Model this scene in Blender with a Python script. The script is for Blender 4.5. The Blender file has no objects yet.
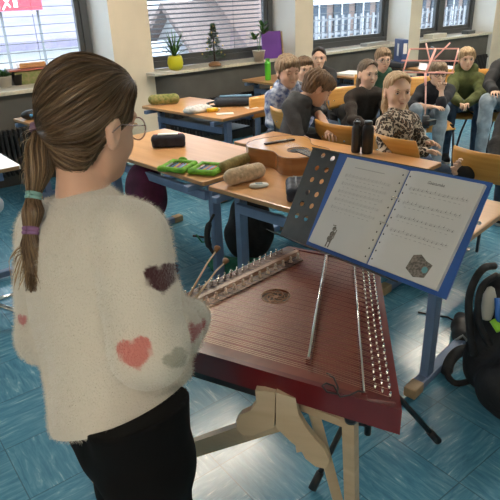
import bpy, bmesh, math, random
import numpy as np
from mathutils import Vector, Matrix
random.seed(7); RNG = np.random.default_rng(7)
SC = bpy.context.scene
COL = SC.collection
PI = math.pi

# ------------------------------------------------------------------ camera model (room axes: X along window wall, Y to the windows)
F_PX = 557.0; EYE = 1.6
def _d(u, v):
    w = np.array([u-250., -(v-250.), -F_PX]); return w/np.linalg.norm(w)
_X = _d(1060, -38); _Y = _d(-218, 13); _Y = _Y-_X*(_X@_Y); _Y /= np.linalg.norm(_Y); _Z = np.cross(_X, _Y)
ROT = np.array([_X, _Y, _Z]); EYEP = np.array([0, 0, EYE])
def ray(u, v): return ROT@np.array([(u-250)/F_PX, -(v-250)/F_PX, -1.])
def onz(u, v, z=0.):
    r = ray(u, v); return Vector(EYEP+r*(z-EYE)/r[2])
def ony(u, v, y):
    r = ray(u, v); return Vector(EYEP+r*y/r[1])
def at(u, v, dep): return Vector(EYEP+ray(u, v)*dep)
def onplane(u, v, p, n):
    r = ray(u, v); n = np.array(n); return Vector(EYEP+r*(n@(np.array(p)-EYEP))/(n@r))

cam = bpy.data.cameras.new('camera'); cam.sensor_width = 36; cam.lens = 36*F_PX/500; cam.clip_start = .05; cam.clip_end = 400
camo = bpy.data.objects.new('camera', cam); COL.objects.link(camo)
M4 = Matrix([list(ROT[0])+[0], list(ROT[1])+[0], list(ROT[2])+[0], [0, 0, 0, 1]])
camo.matrix_world = Matrix.Translation((0, 0, EYE))@M4
SC.camera = camo

# ------------------------------------------------------------------ materials
def nt_new(name):
    m = bpy.data.materials.new(name); m.use_nodes = True
    nt = m.node_tree; b = nt.nodes['Principled BSDF']; return m, nt, b
def mat(name, col, rough=.6, metal=0., noise=0., nscale=20., bump=0., bscale=60., col2=None, sheen=0., coat=0., stretch=None, emis=None, spec=.5, coords='Object'):
    m, nt, b = nt_new(name); N = nt.nodes; L = nt.links
    c = (*col, 1); b.inputs['Base Color'].default_value = c
    b.inputs['Roughness'].default_value = rough; b.inputs['Metallic'].default_value = metal
    b.inputs['Specular IOR Level'].default_value = spec
    if sheen: b.inputs['Sheen Weight'].default_value = sheen; b.inputs['Sheen Roughness'].default_value = .4
    if coat: b.inputs['Coat Weight'].default_value = coat; b.inputs['Coat Roughness'].default_value = .08
    tc = N.new('ShaderNodeTexCoord'); mp = N.new('ShaderNodeMapping'); L.new(tc.outputs[coords], mp.inputs[0])
    if stretch: mp.inputs['Scale'].default_value = stretch
    if noise or col2:
        n = N.new('ShaderNodeTexNoise'); n.inputs['Scale'].default_value = nscale; n.inputs['Detail'].default_value = 6
        L.new(mp.outputs[0], n.inputs[0]); r = N.new('ShaderNodeValToRGB'); L.new(n.outputs[0], r.inputs[0])
        if col2 is None: c0 = [max(0, x*(1-noise)) for x in col]; c1 = [min(1, x*(1+noise)) for x in col]
        else: c0 = col; c1 = col2
        r.color_ramp.elements[0].position = .35; r.color_ramp.elements[0].color = (*c0, 1)
        r.color_ramp.elements[1].position = .65; r.color_ramp.elements[1].color = (*c1, 1)
        L.new(r.outputs[0], b.inputs['Base Color'])
    if bump:
        n2 = N.new('ShaderNodeTexNoise'); n2.inputs['Scale'].default_value = bscale; n2.inputs['Detail'].default_value = 4
        L.new(mp.outputs[0], n2.inputs[0]); bp = N.new('ShaderNodeBump'); bp.inputs['Strength'].default_value = bump; bp.inputs['Distance'].default_value = .01
        L.new(n2.outputs[0], bp.inputs['Height']); L.new(bp.outputs[0], b.inputs['Normal'])
    if emis: b.inputs['Emission Color'].default_value = (*emis[0], 1); b.inputs['Emission Strength'].default_value = emis[1]
    return m
def wood(name, c0, c1, rough=.35, scale=(3, 40, 3), coat=0.):
    m, nt, b = nt_new(name); N = nt.nodes; L = nt.links
    tc = N.new('ShaderNodeTexCoord'); mp = N.new('ShaderNodeMapping'); mp.inputs['Scale'].default_value = scale; L.new(tc.outputs['Object'], mp.inputs[0])
    n = N.new('ShaderNodeTexNoise'); n.inputs['Scale'].default_value = 1.5; n.inputs['Detail'].default_value = 8; n.inputs['Distortion'].default_value = .6; L.new(mp.outputs[0], n.inputs[0])
    r = N.new('ShaderNodeValToRGB'); r.color_ramp.elements[0].position = .3; r.color_ramp.elements[1].position = .7
    r.color_ramp.elements[0].color = (*c0, 1); r.color_ramp.elements[1].color = (*c1, 1); L.new(n.outputs[0], r.inputs[0]); L.new(r.outputs[0], b.inputs['Base Color'])
    b.inputs['Roughness'].default_value = rough
    if coat: b.inputs['Coat Weight'].default_value = coat; b.inputs['Coat Roughness'].default_value = .1
    return m
def attrmat(name, rough=.8, sheen=0., bump=0., bscale=200.):
    m, nt, b = nt_new(name); N = nt.nodes; L = nt.links
    a = N.new('ShaderNodeAttribute'); a.attribute_name = 'Col'; L.new(a.outputs['Color'], b.inputs['Base Color'])
    b.inputs['Roughness'].default_value = rough
    if sheen: b.inputs['Sheen Weight'].default_value = sheen; b.inputs['Sheen Roughness'].default_value = .5
    if bump:
        tc = N.new('ShaderNodeTexCoord'); n2 = N.new('ShaderNodeTexNoise'); n2.inputs['Scale'].default_value = bscale
        L.new(tc.outputs['Object'], n2.inputs[0]); bp = N.new('ShaderNodeBump'); bp.inputs['Strength'].default_value = bump; bp.inputs['Distance'].default_value = .006
        L.new(n2.outputs[0], bp.inputs['Height']); L.new(bp.outputs[0], b.inputs['Normal'])
    return m

# ------------------------------------------------------------------ object helpers
def empty(name, loc=(0, 0, 0), label=None, cat=None, group=None, rz=0.):
    o = bpy.data.objects.new(name, None); COL.objects.link(o); o.location = loc; o.rotation_euler = (0, 0, rz); o.empty_display_size = .05
    return tag(o, label, cat, group)
def tag(o, label=None, cat=None, group=None, kind=None):
    if label: o['label'] = label
    if cat: o['category'] = cat
    if group: o['group'] = group
    if kind: o['kind'] = kind
    return o
def finish(name, me, m, parent=None, loc=None, smooth=False):
    for mm in (m if isinstance(m, (list, tuple)) else [m]): me.materials.append(mm)
    if smooth: me.shade_smooth()
    o = bpy.data.objects.new(name, me); COL.objects.link(o)
    if parent is not None: o.parent = parent
    if loc is not None: o.location = loc
    return o
class MB:
    """collects shapes; build() links them as one mesh object"""
    def __init__(s): s.bm = bmesh.new(); s.mi = 0
    def _t(s, vs, M=None):
        if M is not None: bmesh.ops.transform(s.bm, matrix=M, verts=vs)
        if s.mi:
            for f in {f for v in vs for f in v.link_faces}: f.material_index = s.mi
        return vs
    def box(s, c, size, rz=0., M=None, bev=0.):
        r = bmesh.ops.create_cube(s.bm, size=1)['verts']
        T = Matrix.Translation(c)@Matrix.Rotation(rz, 4, 'Z')@Matrix.Diagonal((*size, 1))
        bmesh.ops.transform(s.bm, matrix=T, verts=r)
        if bev:
            es = list({e for v in r for e in v.link_edges})
            q = bmesh.ops.bevel(s.bm, geom=es, offset=bev, segments=2, affect='EDGES', profile=.6); r = list({v for f in q['faces'] for v in f.verts}|{v for v in r if v.is_valid})
            r = [v for v in r if v.is_valid]
            fs = {f for v in r for f in v.link_faces}; r = list({v for f in fs for v in f.verts})
        return s._t(r, M)
    def beam(s, a, b, w, h=None, up=(0, 0, 1), bev=0.):
        a = Vector(a); b = Vector(b); z = (b-a); L = z.length; z.normalize(); h = h or w
        x = Vector(up).cross(z)
        if x.length < 1e-3: x = Vector((1, 0, 0)).cross(z)
        x.normalize(); y = z.cross(x); M = Matrix((x, y, z)).transposed().to_4x4(); M.translation = (a+b)/2
        return s.box((0, 0, 0), (w, h, L), M=M, bev=bev)
    def tube(s, pts, r, n=8, cap=True):
        pts = [Vector(p) for p in pts]; rs = r if isinstance(r, (list, tuple)) else [r]*len(pts); rings = []; px = None
        for i, p in enumerate(pts):
            t = (pts[min(i+1, len(pts)-1)]-pts[max(i-1, 0)]).normalized()
            if px is None: px = t.orthogonal().normalized()
            px = (px-t*px.dot(t)); px = px.normalized() if px.length > 1e-6 else t.orthogonal().normalized(); py = t.cross(px)
            rings.append([s.bm.verts.new(p+(px*math.cos(2*PI*k/n)+py*math.sin(2*PI*k/n))*rs[i]) for k in range(n)])
        for a, b in zip(rings, rings[1:]):
            for k in range(n):
                f = s.bm.faces.new((a[k], a[(k+1) % n], b[(k+1) % n], b[k])); f.smooth = n > 5
        if cap: s.bm.faces.new(rings[0][::-1]); s.bm.faces.new(rings[-1])
        vs = [v for rg in rings for v in rg]; return s._t(vs)
    def lathe(s, c, prof, n=20, M=None):
        """prof: list of (r, z)"""
        rings = []
        for r, z in prof: rings.append([s.bm.verts.new((r*math.cos(2*PI*k/n), r*math.sin(2*PI*k/n), z)) for k in range(n)])
        for a, b in zip(rings, rings[1:]):
            for k in range(n): f = s.bm.faces.new((a[k], a[(k+1) % n], b[(k+1) % n], b[k])); f.smooth = True
        s.bm.faces.new(rings[0][::-1]); s.bm.faces.new(rings[-1])
        vs = [v for rg in rings for v in rg]; T = Matrix.Translation(c)
        return s._t(vs, T@M if M is not None else T)
    def ball(s, c, r, M=None, n=12):
        rr = r if isinstance(r, (tuple, list)) else (r, r, r)
        q = bmesh.ops.create_uvsphere(s.bm, u_segments=n*2, v_segments=n, radius=1)['verts']
        for f in {f for v in q for f in v.link_faces}: f.smooth = True
        T = Matrix.Translation(c)
        if M is not None: T = T@M.to_4x4()
        return s._t(q, T@Matrix.Diagonal((*rr, 1)))
    def prism(s, poly, z0, z1, M=None, bev=0.):
        b = [s.bm.verts.new((p[0], p[1], z0)) for p in poly]; t = [s.bm.verts.new((p[0], p[1], z1)) for p in poly]
        fb = s.bm.faces.new(b[::-1]); ft = s.bm.faces.new(t)
        for i in range(len(poly)): s.bm.faces.new((b[i], b[(i+1) % len(poly)], t[(i+1) % len(poly)], t[i]))
        vs = b+t
        return s._t(vs, M)
    def quad(s, a, b, c, d): vs = [s.bm.verts.new(p) for p in (a, b, c, d)]; s.bm.faces.new(vs); return s._t(vs)
    def strip(s, rows):
        g = [[s.bm.verts.new(p) for p in r] for r in rows]
        for a, b in zip(g, g[1:]):
            for i in range(len(a)-1): f = s.bm.faces.new((a[i], a[i+1], b[i+1], b[i])); f.smooth = True
        return [v for r in g for v in r]
    def build(s, name, m, parent=None, loc=None):
        bmesh.ops.recalc_face_normals(s.bm, faces=s.bm.faces)
        me = bpy.data.meshes.new(name); s.bm.to_mesh(me); s.bm.free(); return finish(name, me, m, parent, loc)
def frame(o, x, z=None, y=None):
    """4x4 from origin and axes x, y (z = x cross y)"""
    x = Vector(x).normalized()
    if y is not None: y = Vector(y); y = (y-x*y.dot(x)).normalized(); z = x.cross(y)
    else: z = Vector(z); z = (z-x*z.dot(x)).normalized(); y = z.cross(x)
    M = Matrix((x, y, z)).transposed().to_4x4(); M.translation = Vector(o); return M
def smooth(pts, n=5):
    A = [np.array(p, float) for p in pts]; out = []
    for i in range(len(A)-1):
        p0, p1, p2, p3 = A[max(i-1, 0)], A[i], A[i+1], A[min(i+2, len(A)-1)]
        for k in range(n):
            f = k/n; out.append(.5*((2*p1)+(-p0+p2)*f+(2*p0-5*p1+4*p2-p3)*f**2+(-p0+3*p1-3*p2+p3)*f**3))
    return [Vector(p) for p in out+[A[-1]]]
def copytree(o, parent=None):
    c = o.copy(); COL.objects.link(c)
    if parent is not None: c.parent = parent
    for ch in list(o.children): copytree(ch, c)
    return c

# ------------------------------------------------------------------ distance-field modelling (surface nets)
def nets(Fd, o, h):
    ins = Fd < 0; nx, ny, nz = Fd.shape; cells = []; poss = []; quads = []
    stride = (ny*nz, nz, 1)
    for a in range(3):
        sl0 = [slice(None)]*3; sl1 = [slice(None)]*3; sl0[a] = slice(0, -1); sl1[a] = slice(1, None)
        i0 = ins[tuple(sl0)]; i1 = ins[tuple(sl1)]; idx = np.argwhere(i0 != i1)
        if len(idx) == 0: continue
        b, c = [k for k in range(3) if k != a]
        idx = idx[(idx[:, b] > 0) & (idx[:, c] > 0)]
        f0 = Fd[idx[:, 0], idx[:, 1], idx[:, 2]]; j = idx.copy(); j[:, a] += 1; f1 = Fd[j[:, 0], j[:, 1], j[:, 2]]
        t = f0/(f0-f1); p = idx.astype(np.float64); p[:, a] += t
        lin = idx@np.array(stride); q = []
        for ob, oc in ((0, 0), (1, 0), (1, 1), (0, 1)):
            l = lin-ob*stride[b]-oc*stride[c]; q.append(l); cells.append(l); poss.append(p)
        q = np.stack(q, 1); flip = (f0 < 0)
        if a == 1: flip = ~flip
        q[flip] = q[flip][:, ::-1]; quads.append(q)
    cells = np.concatenate(cells); poss = np.concatenate(poss); quads = np.concatenate(quads)
    u, inv = np.unique(cells, return_inverse=True); n = np.bincount(inv)
    V = np.stack([np.bincount(inv, poss[:, k])/n for k in range(3)], 1)
    Q = np.searchsorted(u, quads.ravel()).reshape(-1, 4)
    return V*h+o, Q
class Sdf:
    def __init__(s): s.p = []
    def cone(s, a, b, ra, rb=None, k=.015): s.p.append(('c', np.array(a, float), np.array(b, float), ra, ra if rb is None else rb, k, False)); return s
    def chain(s, pts, rs, k=.015):
        for i in range(len(pts)-1): s.cone(pts[i], pts[i+1], rs[i], rs[i+1], k)
        return s
    def ell(s, c, r, R=None, k=.015, sub=False): s.p.append(('e', np.array(c, float), np.array(r if hasattr(r, '__len__') else (r,)*3, float), np.eye(3) if R is None else np.array(R), None, k, sub)); return s
    def half(s, p, n, k=.0): s.p.append(('h', np.array(p, float), np.array(n, float)/np.linalg.norm(n), None, None, k, True)); return s
    def grid(s, h, noise=None, big=None):
        lo = []; hi = []
        for t, a, b, c, d, k, sub in s.p:
            if sub: continue
            if t == 'c': m = max(c, d); lo.append(np.minimum(a, b)-m); hi.append(np.maximum(a, b)+m)
            else: m = max(b); lo.append(a-m); hi.append(a+m)
        lo = np.min(lo, 0)-4*h-.01; hi = np.max(hi, 0)+4*h+.01
        n = np.ceil((hi-lo)/h).astype(int)+1; Fd = np.full(n, .2, np.float32)
        ax = [lo[i]+np.arange(n[i])*h for i in range(3)]
        for t, a, b, c, d, k, sub in s.p:
            if t == 'c': m = max(c, d)+k+2*h; l = np.minimum(a, b)-m; u = np.maximum(a, b)+m
            elif t == 'e': m = max(b)+k+2*h; l = a-m; u = a+m
            else: l, u = lo, hi
            i0 = np.clip(np.floor((l-lo)/h).astype(int), 0, n); i1 = np.clip(np.ceil((u-lo)/h).astype(int)+1, 0, n)
            if np.any(i1 <= i0): continue
            sl = tuple(slice(i0[i], i1[i]) for i in range(3))
            x = ax[0][sl[0]][:, None, None]; y = ax[1][sl[1]][None, :, None]; z = ax[2][sl[2]][None, None, :]
            if t == 'c':
                ab = b-a; L2 = ab@ab+1e-12; px, py, pz = x-a[0], y-a[1], z-a[2]
                tt = np.clip((px*ab[0]+py*ab[1]+pz*ab[2])/L2, 0, 1)
                D = np.sqrt((px-tt*ab[0])**2+(py-tt*ab[1])**2+(pz-tt*ab[2])**2)-(c+(d-c)*tt)
            elif t == 'e':
                px, py, pz = x-a[0], y-a[1], z-a[2]; R = c
                q = [(px*R[0, i]+py*R[1, i]+pz*R[2, i]) for i in range(3)]
                k0 = np.sqrt(sum((q[i]/b[i])**2 for i in range(3)))+1e-9; k1 = np.sqrt(sum((q[i]/b[i]**2)**2 for i in range(3)))+1e-9
                D = k0*(k0-1)/k1
            else: D = (x-a[0])*b[0]+(y-a[1])*b[1]+(z-a[2])*b[2]; D = -D
            A = Fd[sl]; D = D.astype(np.float32)
            if sub:
                D = -D
                if k > 0: hh = np.maximum(k-np.abs(A-D), 0)/k; Fd[sl] = np.maximum(A, D)+hh*hh*k/4
                else: Fd[sl] = np.maximum(A, D)
            elif k > 0: hh = np.maximum(k-np.abs(A-D), 0)/k; Fd[sl] = np.minimum(A, D)-hh*hh*k/4
            else: Fd[sl] = np.minimum(A, D)
        if noise is not None:
            w = np.argwhere(np.abs(Fd) < .04); P = lo+w*h; Fd[w[:, 0], w[:, 1], w[:, 2]] += noise(P).astype(np.float32)
        return Fd, lo, h
    def mesh(s, h, noise=None):
        Fd, lo, h = s.grid(h, noise); return nets(Fd, lo, h)
    def build(s, name, m, parent=None, h=.005, noise=None, colfn=None, loc=(0, 0, 0)):
        V, Q = s.mesh(h, noise)
        return npmesh(name, V-np.array(loc), Q, m, parent, colfn(V) if colfn else None)
def npmesh(name, V, Q, m, parent=None, col=None, smooth=True):
    me = bpy.data.meshes.new(name); me.vertices.add(len(V)); me.vertices.foreach_set('co', np.ascontiguousarray(V, np.float32).ravel())
    k = Q.shape[1]; me.loops.add(Q.size); me.loops.foreach_set('vertex_index', np.ascontiguousarray(Q, np.int32).ravel())
    me.polygons.add(len(Q)); me.polygons.foreach_set('loop_start', np.arange(0, Q.size, k, dtype=np.int32)); me.update(calc_edges=True)
    if col is not None:
        a = me.color_attributes.new('Col', 'FLOAT_COLOR', 'POINT'); c = np.ones((len(V), 4), np.float32); c[:, :3] = col; a.data.foreach_set('color', c.ravel())
    return finish(name, me, m, parent, smooth=smooth)
def wrinkle(amp, fr=28., seed=0):
    rg = np.random.default_rng(seed); K = rg.normal(size=(6, 3)); K /= np.linalg.norm(K, axis=1)[:, None]; K *= (fr*(.6+rg.random(6)*1.2))[:, None]; ph = rg.random(6)*6.28
    def f(P):
        v = 0
        for i in range(6): v = v+np.sin(P@K[i]+ph[i]+1.3*np.sin(P@K[(i+1) % 6]*.5))
        return amp*v/3
    return f
# ------------------------------------------------------------------ shared materials
M_ = {}
M_['wall'] = mat('wall_paint', (.74, .66, .52), .75, noise=.04, nscale=4, bump=.05, bscale=120)
M_['reveal'] = mat('reveal_paint', (.80, .80, .77), .7, noise=.03, nscale=3)
M_['ceil'] = mat('ceiling_paint', (.82, .80, .76), .9)
M_['panel'] = mat('parapet_panel', (.105, .10, .09), .6, noise=.1, nscale=6)
M_['sill'] = mat('sill_stone', (.66, .60, .49), .35, noise=.12, nscale=30)
M_['frame'] = mat('anthracite_frame', (.07, .075, .08), .45)
M_['slat'] = mat('blind_slat', (.05, .05, .06), .6)
M_['radiator'] = mat('radiator_black', (.02, .02, .022), .45)
M_['steel_blue'] = mat('blue_grey_powder_coat', (.15, .225, .38), .42, noise=.06, nscale=15, bump=.03, bscale=300)
M_['cap'] = mat('tan_foot_cap', (.42, .29, .16), .5, noise=.1)
M_['desk'] = wood('beech_laminate', (.58, .29, .115), (.68, .37, .16), .3, scale=(12, 1.2, 12), coat=.25)
M_['desk_edge'] = wood('beech_edge', (.36, .20, .09), (.45, .27, .13), .5, scale=(4, 4, 40))
M_['glare_top'] = mat('glare_white', (.82, .82, .80), .3, coat=.2)  # glare on the tabletop is put into this white
M_['chair_wood'] = wood('orange_plywood', (.60, .29, .06), (.70, .37, .09), .35, scale=(2, 2, 30), coat=.3)
M_['dark_metal'] = mat('dark_tube', (.05, .055, .07), .35, metal=.6)
M_['chrome'] = mat('chrome', (.75, .75, .76), .18, metal=1.)
M_['black'] = mat('black_matte', (.012, .012, .014), .5)
M_['blackplastic'] = mat('black_plastic', (.015, .015, .017), .35)
M_['white'] = mat('white_paper', (.86, .86, .84), .6)
M_['snow'] = mat('snow', (.36, .37, .40), .7, noise=.04, nscale=1)

def glassmat():
    m, nt, b = nt_new('window_glass'); N = nt.nodes; L = nt.links
    t = N.new('ShaderNodeBsdfTransparent'); t.inputs[0].default_value = (.93, .96, .97, 1); g = N.new('ShaderNodeBsdfGlossy'); g.inputs['Roughness'].default_value = .02
    mx = N.new('ShaderNodeMixShader'); mx.inputs[0].default_value = .05
    L.new(t.outputs[0], mx.inputs[1]); L.new(g.outputs[0], mx.inputs[2]); L.new(mx.outputs[0], N['Material Output'].inputs[0]); return m
M_['glass'] = glassmat()

def floormat():
    m, nt, b = nt_new('blue_vinyl_tiles'); N = nt.nodes; L = nt.links
    def math_(op, a, c=None, **k):
        n = N.new('ShaderNodeMath'); n.operation = op
        for i, x in enumerate((a, c)):
            if x is None: continue
            if isinstance(x, (int, float)): n.inputs[i].default_value = x
            else: L.new(x, n.inputs[i])
        return n.outputs[0]
    tc = N.new('ShaderNodeTexCoord'); sep = N.new('ShaderNodeSeparateXYZ'); L.new(tc.outputs['Object'], sep.inputs[0])
    T = .305
    tx = math_('DIVIDE', math_('ADD', sep.outputs[0], 10*T-.209), T); ty = math_('DIVIDE', math_('ADD', sep.outputs[1], 20*T-1.34), T)
    fx = math_('FRACT', tx); fy = math_('FRACT', ty)
    par = math_('MODULO', math_('ADD', math_('FLOOR', tx), math_('FLOOR', ty)), 2.)
    def streak(sx, sy):
        mp = N.new('ShaderNodeMapping'); mp.inputs['Scale'].default_value = (sx, sy, 1); mp.inputs['Rotation'].default_value = (0, 0, .25); L.new(tc.outputs['Object'], mp.inputs[0])
        n = N.new('ShaderNodeTexNoise'); n.inputs['Scale'].default_value = 6; n.inputs['Detail'].default_value = 7; n.inputs['Roughness'].default_value = .65; n.inputs['Distortion'].default_value = .8
        L.new(mp.outputs[0], n.inputs[0]); return n.outputs[0]
    mixn = N.new('ShaderNodeMix'); mixn.data_type = 'FLOAT'; L.new(par, mixn.inputs[0]); L.new(streak(1.3, 9), mixn.inputs[2]); L.new(streak(9, 1.3), mixn.inputs[3])
    r = N.new('ShaderNodeValToRGB'); L.new(mixn.outputs[0], r.inputs[0]); e = r.color_ramp.elements
    e[0].position = .3; e[0].color = (.055, .19, .30, 1); e[1].position = .72; e[1].color = (.40, .62, .72, 1)
    x = e.new(.50); x.color = (.085, .27, .40, 1); x = e.new(.61); x.color = (.14, .345, .48, 1)
    ed = math_('MINIMUM', math_('MINIMUM', fx, math_('SUBTRACT', 1., fx)), math_('MINIMUM', fy, math_('SUBTRACT', 1., fy)))
    line = math_('LESS_THAN', ed, .0065)
    mc = N.new('ShaderNodeMix'); mc.data_type = 'RGBA'; L.new(math_('MULTIPLY', line, .6), mc.inputs[0]); L.new(r.outputs[0], mc.inputs[6]); mc.inputs[7].default_value = (.035, .07, .09, 1)
    L.new(mc.outputs[2], b.inputs['Base Color'])
    n3 = N.new('ShaderNodeTexNoise'); n3.inputs['Scale'].default_value = 14; L.new(tc.outputs['Object'], n3.inputs[0])
    mr = N.new('ShaderNodeMapRange'); mr.inputs[3].default_value = .16; mr.inputs[4].default_value = .30; L.new(n3.outputs[0], mr.inputs[0]); L.new(mr.outputs[0], b.inputs['Roughness'])
    bp = N.new('ShaderNodeBump'); bp.inputs['Strength'].default_value = .10; bp.inputs['Distance'].default_value = .004; L.new(mixn.outputs[0], bp.inputs['Height']); L.new(bp.outputs[0], b.inputs['Normal'])
    b.inputs['Specular IOR Level'].default_value = .65
    return m

def struct(name, mb, m, label=None): 
    o = mb.build(name, m); o['kind'] = 'structure'
    if label: o['label'] = label
    return o
XR = 11.0; XL = -2.6; YB = -2.6; ZC = 2.75
b = MB(); b.box(((XL+XR)/2, (YB+6)/2, -.05), (XR-XL, 6-YB+.3, .1)); struct('floor', b, floormat(), 'blue marbled vinyl tile floor with a glossy finish')
b = MB(); b.box(((XL+XR)/2, (YB+6)/2, ZC+.05), (XR-XL+.2, 6-YB+.2, .1)); struct('ceiling', b, M_['ceil'])
b = MB(); b.box((XL-.05, (YB+6)/2, ZC/2), (.1, 6-YB, ZC)); struct('wall_left', b, M_['wall'])
b = MB(); b.box((XR+.05, (YB+6)/2, ZC/2), (.1, 6-YB, ZC)); struct('wall_right', b, M_['wall'])
b = MB(); b.box(((XL+XR)/2, YB-.05, ZC/2), (XR-XL, .1, ZC)); struct('wall_rear', b, M_['wall'])
# window wall: piers between the windows, parapet, lintel
WIN = [(-1.6, .1), (.45, 2.43), (2.93, 4.85), (5.22, 7.07), (7.40, 9.30)]
YF, YG = 5.50, 5.86
b = MB(); b.box(((XL+XR)/2, (YF+5.98)/2, (2.45+ZC)/2), (XR-XL, .46, ZC-2.45)); struct('wall_window', b, M_['wall'])
edges = [XL]+[e for w in WIN for e in w]+[XR]
for i in range(0, len(edges), 2):
    x0, x1 = edges[i], edges[i+1]; b = MB()
    fx0 = x0+(.06 if i else 0); fx1 = x1-(.01 if i < len(edges)-2 else 0)
    # pier with a splayed left reveal
    b.prism([(fx0, YF-.03), (fx1, YF-.03), (x1, YF+.48), (x0, YF+.48)], 0, 2.45)
    o = struct('column_%d' % (i//2+1), b, [M_['wall'], M_['reveal']])
    for p in o.data.polygons:
        if abs(p.normal.x) > .8: p.material_index = 1
for i, (x0, x1) in enumerate(WIN):
    b = MB(); b.box(((x0+x1)/2+.02, 5.72, .42), (x1-x0+.02, .40, .84)); struct('wall_parapet_%d' % (i+1), b, M_['panel'], 'dark grey parapet panel under a window')
    b = MB(); b.box(((x0+x1)/2+.02, (5.47+5.84)/2, .86), (x1-x0+.05, .37, .035), bev=.006); struct('sill_%d' % (i+1), b, M_['sill'], 'pale stone window sill')
    # window frame with sash and mullion, glass
    r = empty('window_%d' % (i+1), ((x0+x1)/2, YG, .88)); r['kind'] = 'structure'; W = x1-x0; z0, z1 = .0, 1.57
    def loc(b, x, z, sx, sz, y=0., sy=.07): b.box((x, y, z), (sx, sy, sz), bev=.004)
    b = MB(); fw = .075
    loc(b, 0, fw/2, W, fw); loc(b, 0, z1-fw/2, W, fw); loc(b, -W/2+fw/2, z1/2, fw, z1-2*fw); loc(b, W/2-fw/2, z1/2, fw, z1-2*fw)
    mull = {3: -.28, 4: .0-.42+.05}.get(i)
    if i in (4,): mull = .02
    if i == 3: mull = None
    if mull is not None: loc(b, mull, z1/2, .13, z1-2*fw, -.01)
    b.build('window_frame', M_['frame'], r)
    b = MB(); s = .05
    spans = [(-W/2+fw, W/2-fw)] if mull is None else [(-W/2+fw, mull-.065), (mull+.065, W/2-fw)]
    for a, c in spans:
        for zz in (fw+s/2, z1-fw-s/2): b.box(((a+c)/2, .012, zz), (c-a, .05, s))
        for xx in (a+s/2, c-s/2): b.box((xx, .012, z1/2), (s, .05, z1-2*fw-2*s))
    b.build('sash', M_['frame'], r)
    for a, c in spans:
        b = MB(); b.box(((a+c)/2, .012, z1/2), (c-a-2*s, .006, z1-2*fw-2*s)); b.build('glass_pane', M_['glass'], r)
    # outside venetian blind
    labels = ['slatted exterior blind beyond the left edge of the photo', 'open slatted exterior blind behind the girl in the white sweater', 'open slatted exterior blind behind the little decorated fir', 'open slatted exterior blind above the dark haired woman', 'open slatted exterior blind in the window furthest right']
    vb = empty('venetian_blind', ((x0+x1)/2, 6.05, .9), 'grey '+labels[i], 'blind', 'exterior venetian blinds')
    b = MB(); sp = .082 if i != 2 else .05; zz = .09 if i != 2 else .13; tilt_ = -.02 if i != 2 else -.22
    while zz < 1.55:
        b.prism([(-.038, -.003), (-.02, .003), (.02, .003), (.038, -.003), (.02, -.003), (-.02, -.003)], -W/2+.03, W/2-.03, M=Matrix(((0, 0, 1, 0), (1, 0, 0, 0), (0, 1, 0, zz), (0, 0, 0, 1)))@Matrix.Rotation(tilt_, 4, 'Z')); zz += sp
    b.build('slats', M_['slat'], vb)
    for f_ in (-.4, .25):
        b = MB(); b.tube([(f_*W, -.045, .02), (f_*W, -.045, 1.56)], .0025, 6); b.build('guide_cord', M_['slat'], vb)
    b = MB(); b.box((0, 0, .035), (W-.06, .05, .02)); b.build('bottom_rail', M_['slat'], vb)
    # radiator of vertical ribs under the sill
    rd = empty('radiator', ((x0+x1)/2, 5.42, 0), ['black ribbed radiator beyond the left edge of the photo', 'black ribbed radiator under the window left of the yellow column', 'black ribbed radiator behind the desk with pouches', 'black ribbed radiator behind the dark haired woman', 'black ribbed radiator behind the boy in olive hoodie'][i], 'radiator', 'ribbed radiators under the windows')
    b = MB(); k = int((W-.2)/.045)
    for q in range(k): b.box((-W/2+.1+.0225+q*.045, 0, .34), (.026, .07, .42), bev=.006)
    b.build('ribs', M_['radiator'], rd)
    b = MB(); b.tube([(-W/2+.08, 0, .17), (W/2-.08, 0, .17)], .018); b.tube([(-W/2+.08, 0, .5), (W/2-.08, 0, .5)], .018); b.tube([(W/2-.12, 0, .17), (W/2-.12, 0, .0)], .01); b.tube([(-W/2+.12, 0, .17), (-W/2+.12, 0, .0)], .01); b.build('header_pipe', M_['radiator'], rd)

# ceiling lamps; last two unseen, added to light the jumper and the faces
lampm = mat('lamp_diffuser', (1, 1, 1), emis=((1., .88, .72), 18.)); housing = mat('lamp_housing', (.8, .8, .8), .4)
LAMPS = [(2.30, 3.70), (5.3, 3.3), (8.6, 3.6), (-1.3, -.7), (4.7, .8)]
LL = ['above the near desk row', 'above the seated pupils', 'above the far corner', 'left of the camera, unseen, kept to light the jumper', 'in front of the pupils, unseen, added to light the faces']
for (x, y), t in zip(LAMPS, LL):
    r = empty('ceiling_lamp', (x, y, ZC), 'long white fluorescent ceiling lamp '+t, 'ceiling lamp', 'fluorescent ceiling lamps')
    b = MB(); b.box((0, 0, -.03), (1.36, .36, .06), bev=.006); b.build('housing', housing, r)
    b = MB(); b.box((0, 0, -.066), (1.30, .30, .012), bev=.004); b.build('diffuser', lampm, r)

# daylight
w = bpy.data.worlds.new('world'); SC.world = w; w.use_nodes = True; n = w.node_tree.nodes; bg = n['Background']
bg.inputs[0].default_value = (.80, .90, 1.0, 1); bg.inputs[1].default_value = 3.6
for i, (x0, x1) in enumerate(WIN):
    l = bpy.data.lights.new('window_portal', 'AREA'); l.shape = 'RECTANGLE'; l.size = x1-x0; l.size_y = 1.6; l.cycles.is_portal = True
    o = bpy.data.objects.new('window_portal', l); COL.objects.link(o); o.location = ((x0+x1)/2, 6.15, 1.68); o.rotation_euler = (-PI/2, 0, 0)

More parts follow.
